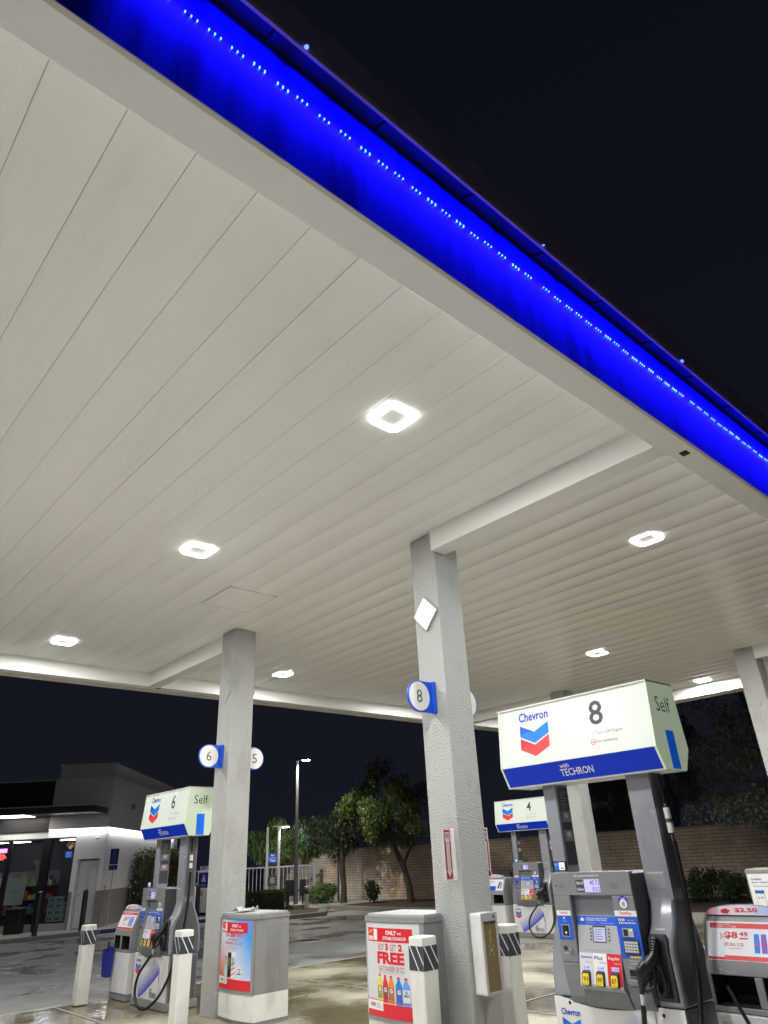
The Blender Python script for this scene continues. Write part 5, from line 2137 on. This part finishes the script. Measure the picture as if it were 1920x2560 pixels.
BLOCK = block_mat()
wa, wb = Vector((20.2, 31.5, 0)), Vector((24.2, 2.0, 0))
wl = (wb - wa).length
b = MB()
b.box(0, wl, 0, .2, 0, 1.98, BLOCK)
wall = b.build('block_wall', None, tuple(wa), math.atan2(wb.y - wa.y, wb.x - wa.x), label='long tan slump block boundary wall behind the trees', cat='wall')
CAPM = mat('wall_cap', (.30, .24, .20), .8, var=.15)
b = MB()
b.box(0, wl, -.02, .22, 1.981, 2.05, CAPM)
b.build('coping', wall)
b = MB()
b.box(0, wl, -.3, 0, 0, .01, CAPM)
GTE = mat('gate_paint', (.25, .25, .265), .45, var=.1)
gt = thing('metal_gate', 'grey metal bar gate closing the lane behind the air station', 'gate', (20.15, 27.3, 0), SA)
b = MB()
x = -8.0
while x < -.15:
    b.box(x - .014, x + .014, -.014, .014, .13, 1.44, GTE)
    x += .165
b.build('bars', gt)
b = MB()
b.box(-8.1, -.13, -.03, .03, 1.441, 1.50, GTE)
b.box(-8.1, -.13, -.03, .03, .07, .129, GTE)
b.build('rail', gt)
b = MB()
b.box(-.12, .02, -.06, .06, 0, 1.56, GTE)
b.build('post', gt)
b = MB()
b.tube([(-2.4, -.035, .12), (-.15, -.035, .62)], .02, GTE, 6)
b.build('brace', gt)
MUL = mat('mulch', (.06, .04, .03), .9, var=.4, scale=25, bump=.8, bscale=40)
b = MB()
b.prism([(17.65, 20.5), (18.3, 24.7), (17.3, 27.6), (20.4, 30.2), (23.9, 3), (18.6, 3), (17.75, 9.2)], 'z', .02, .09, MUL)
b.build('planting_bed_ground', kind='structure')
KERB2 = mat('kerb_pale', (.30, .295, .28), .6, var=.15, scale=4, bump=.2, bscale=20)
kp = [(17.45, 27.8), (18.15, 24.7), (17.5, 20.5), (17.6, 9.2), (18.45, 2.5)]
b = MB()
for i in range(len(kp) - 1):
    a, c = Vector((*kp[i], 0)), Vector((*kp[i + 1], 0))
    n_ = Vector((a.y - c.y, c.x - a.x, 0)).normalized() * .075
    v = [a - n_, c - n_, c + n_, a + n_]
    b.add([tuple(q) for q in v] + [(q.x, q.y, .13) for q in v], [(4, 5, 6, 7), (0, 1, 5, 4), (1, 2, 6, 5), (2, 3, 7, 6), (3, 0, 4, 7)], KERB2)
b.build('kerb', kind='structure')
isl = [(15.75, 20.75), (14.2, 20.95), (12.9, 22.4), (13.2, 25.2), (15.6, 26.2), (17.2, 24.6), (16.9, 22.2)]
b = MB()
b.prism(isl, 'z', .003, .12, KERB)
b.build('kerb_island', kind='structure', bevel=.02)
b = MB()
cx_, cy_ = 15.2, 23.4
b.prism([(cx_ + (x - cx_) * .86, cy_ + (y - cy_) * .86) for x, y in isl], 'z', .1205, .128, MUL)
b.build('island_soil_ground', kind='structure')
# drain pipe on the wall
b = MB()
b.tube([(0, 0, .05), (0, 0, 2.0)], .035, mat('rust_pipe', (.05, .03, .025), .7, var=.3), 10)
b.build('pipe', None, (19.95, 25.45, .05), label='thin dark rusty pipe standing before the lit block wall', cat='pipe')
# manhole
IRON = mat('cast_iron', (.03, .03, .032), .3, metal=.6, var=.3, scale=20)
t = thing('manhole', 'round iron manhole cover in the lane between the two poster boxes', 'manhole', (10.7, 14.85, .004))
b = MB()
b.tube([(.36 * math.cos(2 * PI * k / 32), .36 * math.sin(2 * PI * k / 32), .003) for k in range(33)], .022, KERB2, 6)
b.build('ring', t)
b = MB()
b.cyl((0, 0, 0), (0, 0, .012), .33, IRON, n=36)
for k in range(-4, 5):
    w_ = math.sqrt(.3 ** 2 - (k * .06) ** 2)
    b.box(-w_, w_, k * .06 - .01, k * .06 + .01, .0125, .017, IRON)
b.build('lid', t)

# ---- parking lamp
POLE = mat('lamp_pole_paint', (.055, .06, .065), .45, var=.1)
POLG = mat('lamp_pole_grey', (.20, .21, .21), .45, var=.1)
t = thing('parking_lamp', 'tall parking lot lamp with one lit head on a slim square pole', 'street lamp', (16.1, 23.0, .12))
b = MB()
b.box(-.22, .22, -.22, .22, 0, .16, KERB2)
b.build('footing', t, bevel=.02)
b = MB()
b.tube([(0, 0, .16), (0, 0, 5.0)], [.085, .06], POLG, 4)
b.build('pole', t)
hd = MB()
hd.prism([(-.0, -.14), (.5, -.12), (.5, .12), (.0, .14)], 'z', 5.0, 5.06, POLE)
hr = hd.build('lamp_head', t, bevel=.01)
hr.rotation_euler = (0, 0, R(-42))
PLM = mat('lamp_panel', (1, .95, .8), .3, var=0, emit=(1, .93, .78), estr=70)
PLM.cycles.emission_sampling = 'NONE'
hd = MB()
hd.box(.2, .48, -.1, .1, 4.985, 4.999, PLM)
hd.build('lamp_panel', hr)
sp_ = bpy.data.lights.new('parking_lamp_light', 'SPOT')
sp_.energy = 1150
sp_.color = (1, .92, .76)
sp_.spot_size = R(150)
sp_.spot_blend = .6
sp_.shadow_soft_size = .1
so = bpy.data.objects.new('parking_lamp_light', sp_)
COL.objects.link(so)
so.location = (16.1 + .32 * math.cos(R(-42)), 23 + .32 * math.sin(R(-42)), 5.08)
so.rotation_euler = (0, R(-6), 0)
UTL = mat('utility_box_dark', (.035, .037, .05), .45, var=.2)
t = thing('utility_cabinet', 'dark electrical boxes fixed around the foot of the parking lamp pole', 'electrical box', (16.22, 23.1, .125), SA)
b = MB()
b.box(-.42, -.10, .0, .2, .42, .92, UTL)
b.box(.10, .32, .0, .2, .40, .93, UTL)
b.build('box', t, bevel=.01)
b = MB()
b.box(-.34, -.28, .06, .12, .0, .419, UTL)
b.box(.17, .23, .06, .12, .0, .399, UTL)
b.box(-.32, .22, .2005, .23, .55, .60, UTL)
b.build('leg', t)
bollard(16.25, 22.55, .72, 'slim white bollard with a striped top at the foot of the parking lamp', w=.115, z0=.115)

# ---- air and water station
t = thing('air_water_station', 'two post air and water station with a lit lamp arm and blue sign', 'air station', (17.3, 26.3, 0), SA)
for x in (-.27, .20):
    b = MB()
    b.box(x - .045, x + .045, -.045, .045, .0, 2.96, STEELL)
    b.build('post', t, bevel=.005)
b = MB()
b.box(-.22, .15, -.02, .02, 1.62, 1.98, STICKBLUE)
b.P = lambda u, z, e: (u, -.02 - e, z)
b.text('Air', -.12, .04, 1.87, 1.95, TEXTW, .002, bold=.02)
b.dec(-.2, .13, 1.80, 1.815, TEXTW, .002)
b.text('Water', -.17, .10, 1.68, 1.77, TEXTW, .002, bold=.02)
b.build('sign_plate', t)
b = MB()
b.box(-.22, .15, -.04, .08, .82, 1.18, PDARK)
b.P = lambda u, z, e: (u, -.04 - e, z)
b.poly([(-.13, .9), (.05, .9), (.1, 1.0), (.03, 1.02), (.08, 1.12), (-.1, 1.12)], STEELG, .002)
b.build('machine_box', t, bevel=.01)
b = MB()
b.box(-.05, .26, -.03, .03, 2.961, 3.0, STEELL)
b.box(.26, .62, -.09, .09, 2.93, 3.0, STEELL)
b.build('lamp_arm', t)
ALM = mat('air_lamp_panel', (1, 1, 1), .3, var=0, emit=(.9, .97, 1), estr=25)
ALM.cycles.emission_sampling = 'NONE'
b = MB()
b.box(.30, .60, -.07, .07, 2.921, 2.9295, ALM)
b.build('lamp_panel', t)
sp_ = bpy.data.lights.new('air_station_light', 'SPOT')
sp_.energy = 480
sp_.color = (.92, .97, 1)
sp_.spot_size = R(150)
sp_.spot_blend = .35
sp_.shadow_soft_size = .15
so = bpy.data.objects.new('air_station_light', sp_)
COL.objects.link(so)
so.location = Vector((17.3, 26.3, 2.9)) + Matrix.Rotation(SA, 3, 'Z') @ Vector((.45, 0, 0))
so.rotation_euler = Vector((.60, .58, -.52)).to_track_quat('-Z', 'Y').to_euler()

# ------------------------------------------------------------------ night sky
w = bpy.data.worlds.new('World')
S.world = w
w.use_nodes = True
nt = w.node_tree
bg = nt.nodes['Background']
tc = nt.nodes.new('ShaderNodeTexCoord')
sx = nt.nodes.new('ShaderNodeSeparateXYZ')
nt.links.new(tc.outputs['Generated'], sx.inputs[0])
cr = nt.nodes.new('ShaderNodeValToRGB')
cr.color_ramp.elements[0].position = .0
cr.color_ramp.elements[0].color = (.0076, .009, .016, 1)
cr.color_ramp.elements[1].position = .9
cr.color_ramp.elements[1].color = (.0036, .0045, .0078, 1)
nt.links.new(sx.outputs[2], cr.inputs[0])
nt.links.new(cr.outputs[0], bg.inputs[0])
bg.inputs[1].default_value = 1

# ------------------------------------------------------------------ camera
yaw, pitch, roll = 0.82247697, 0.46910026, -0.05179699
fw = Vector((math.cos(yaw) * math.cos(pitch), math.sin(yaw) * math.cos(pitch), math.sin(pitch)))
rt = Vector((math.sin(yaw), -math.cos(yaw), 0))
up = rt.cross(fw)
c_, s_ = math.cos(roll), math.sin(roll)
r2, u2 = c_ * rt + s_ * up, -s_ * rt + c_ * up
cd = bpy.data.cameras.new('camera')
cam = bpy.data.objects.new('camera', cd)
COL.objects.link(cam)
cam.matrix_world = Matrix(((r2.x, u2.x, -fw.x, 0), (r2.y, u2.y, -fw.y, 0), (r2.z, u2.z, -fw.z, 1.6), (0, 0, 0, 1)))
cd.sensor_fit = 'VERTICAL'
cd.sensor_height = 24
cd.lens = 1704.82 / 2560 * 24
cd.clip_start = .05
cd.clip_end = 600
S.camera = cam

S.render.engine = 'CYCLES'
S.cycles.use_denoising = True
S.cycles.max_bounces = 7
S.cycles.diffuse_bounces = 4
S.cycles.glossy_bounces = 3
S.cycles.transparent_max_bounces = 6
S.cycles.sample_clamp_indirect = 6
S.cycles.caustics_reflective = False
S.cycles.caustics_refractive = False
S.view_settings.view_transform = 'Standard'
S.view_settings.look = 'None'
S.view_settings.exposure = 0
S.view_settings.gamma = 1
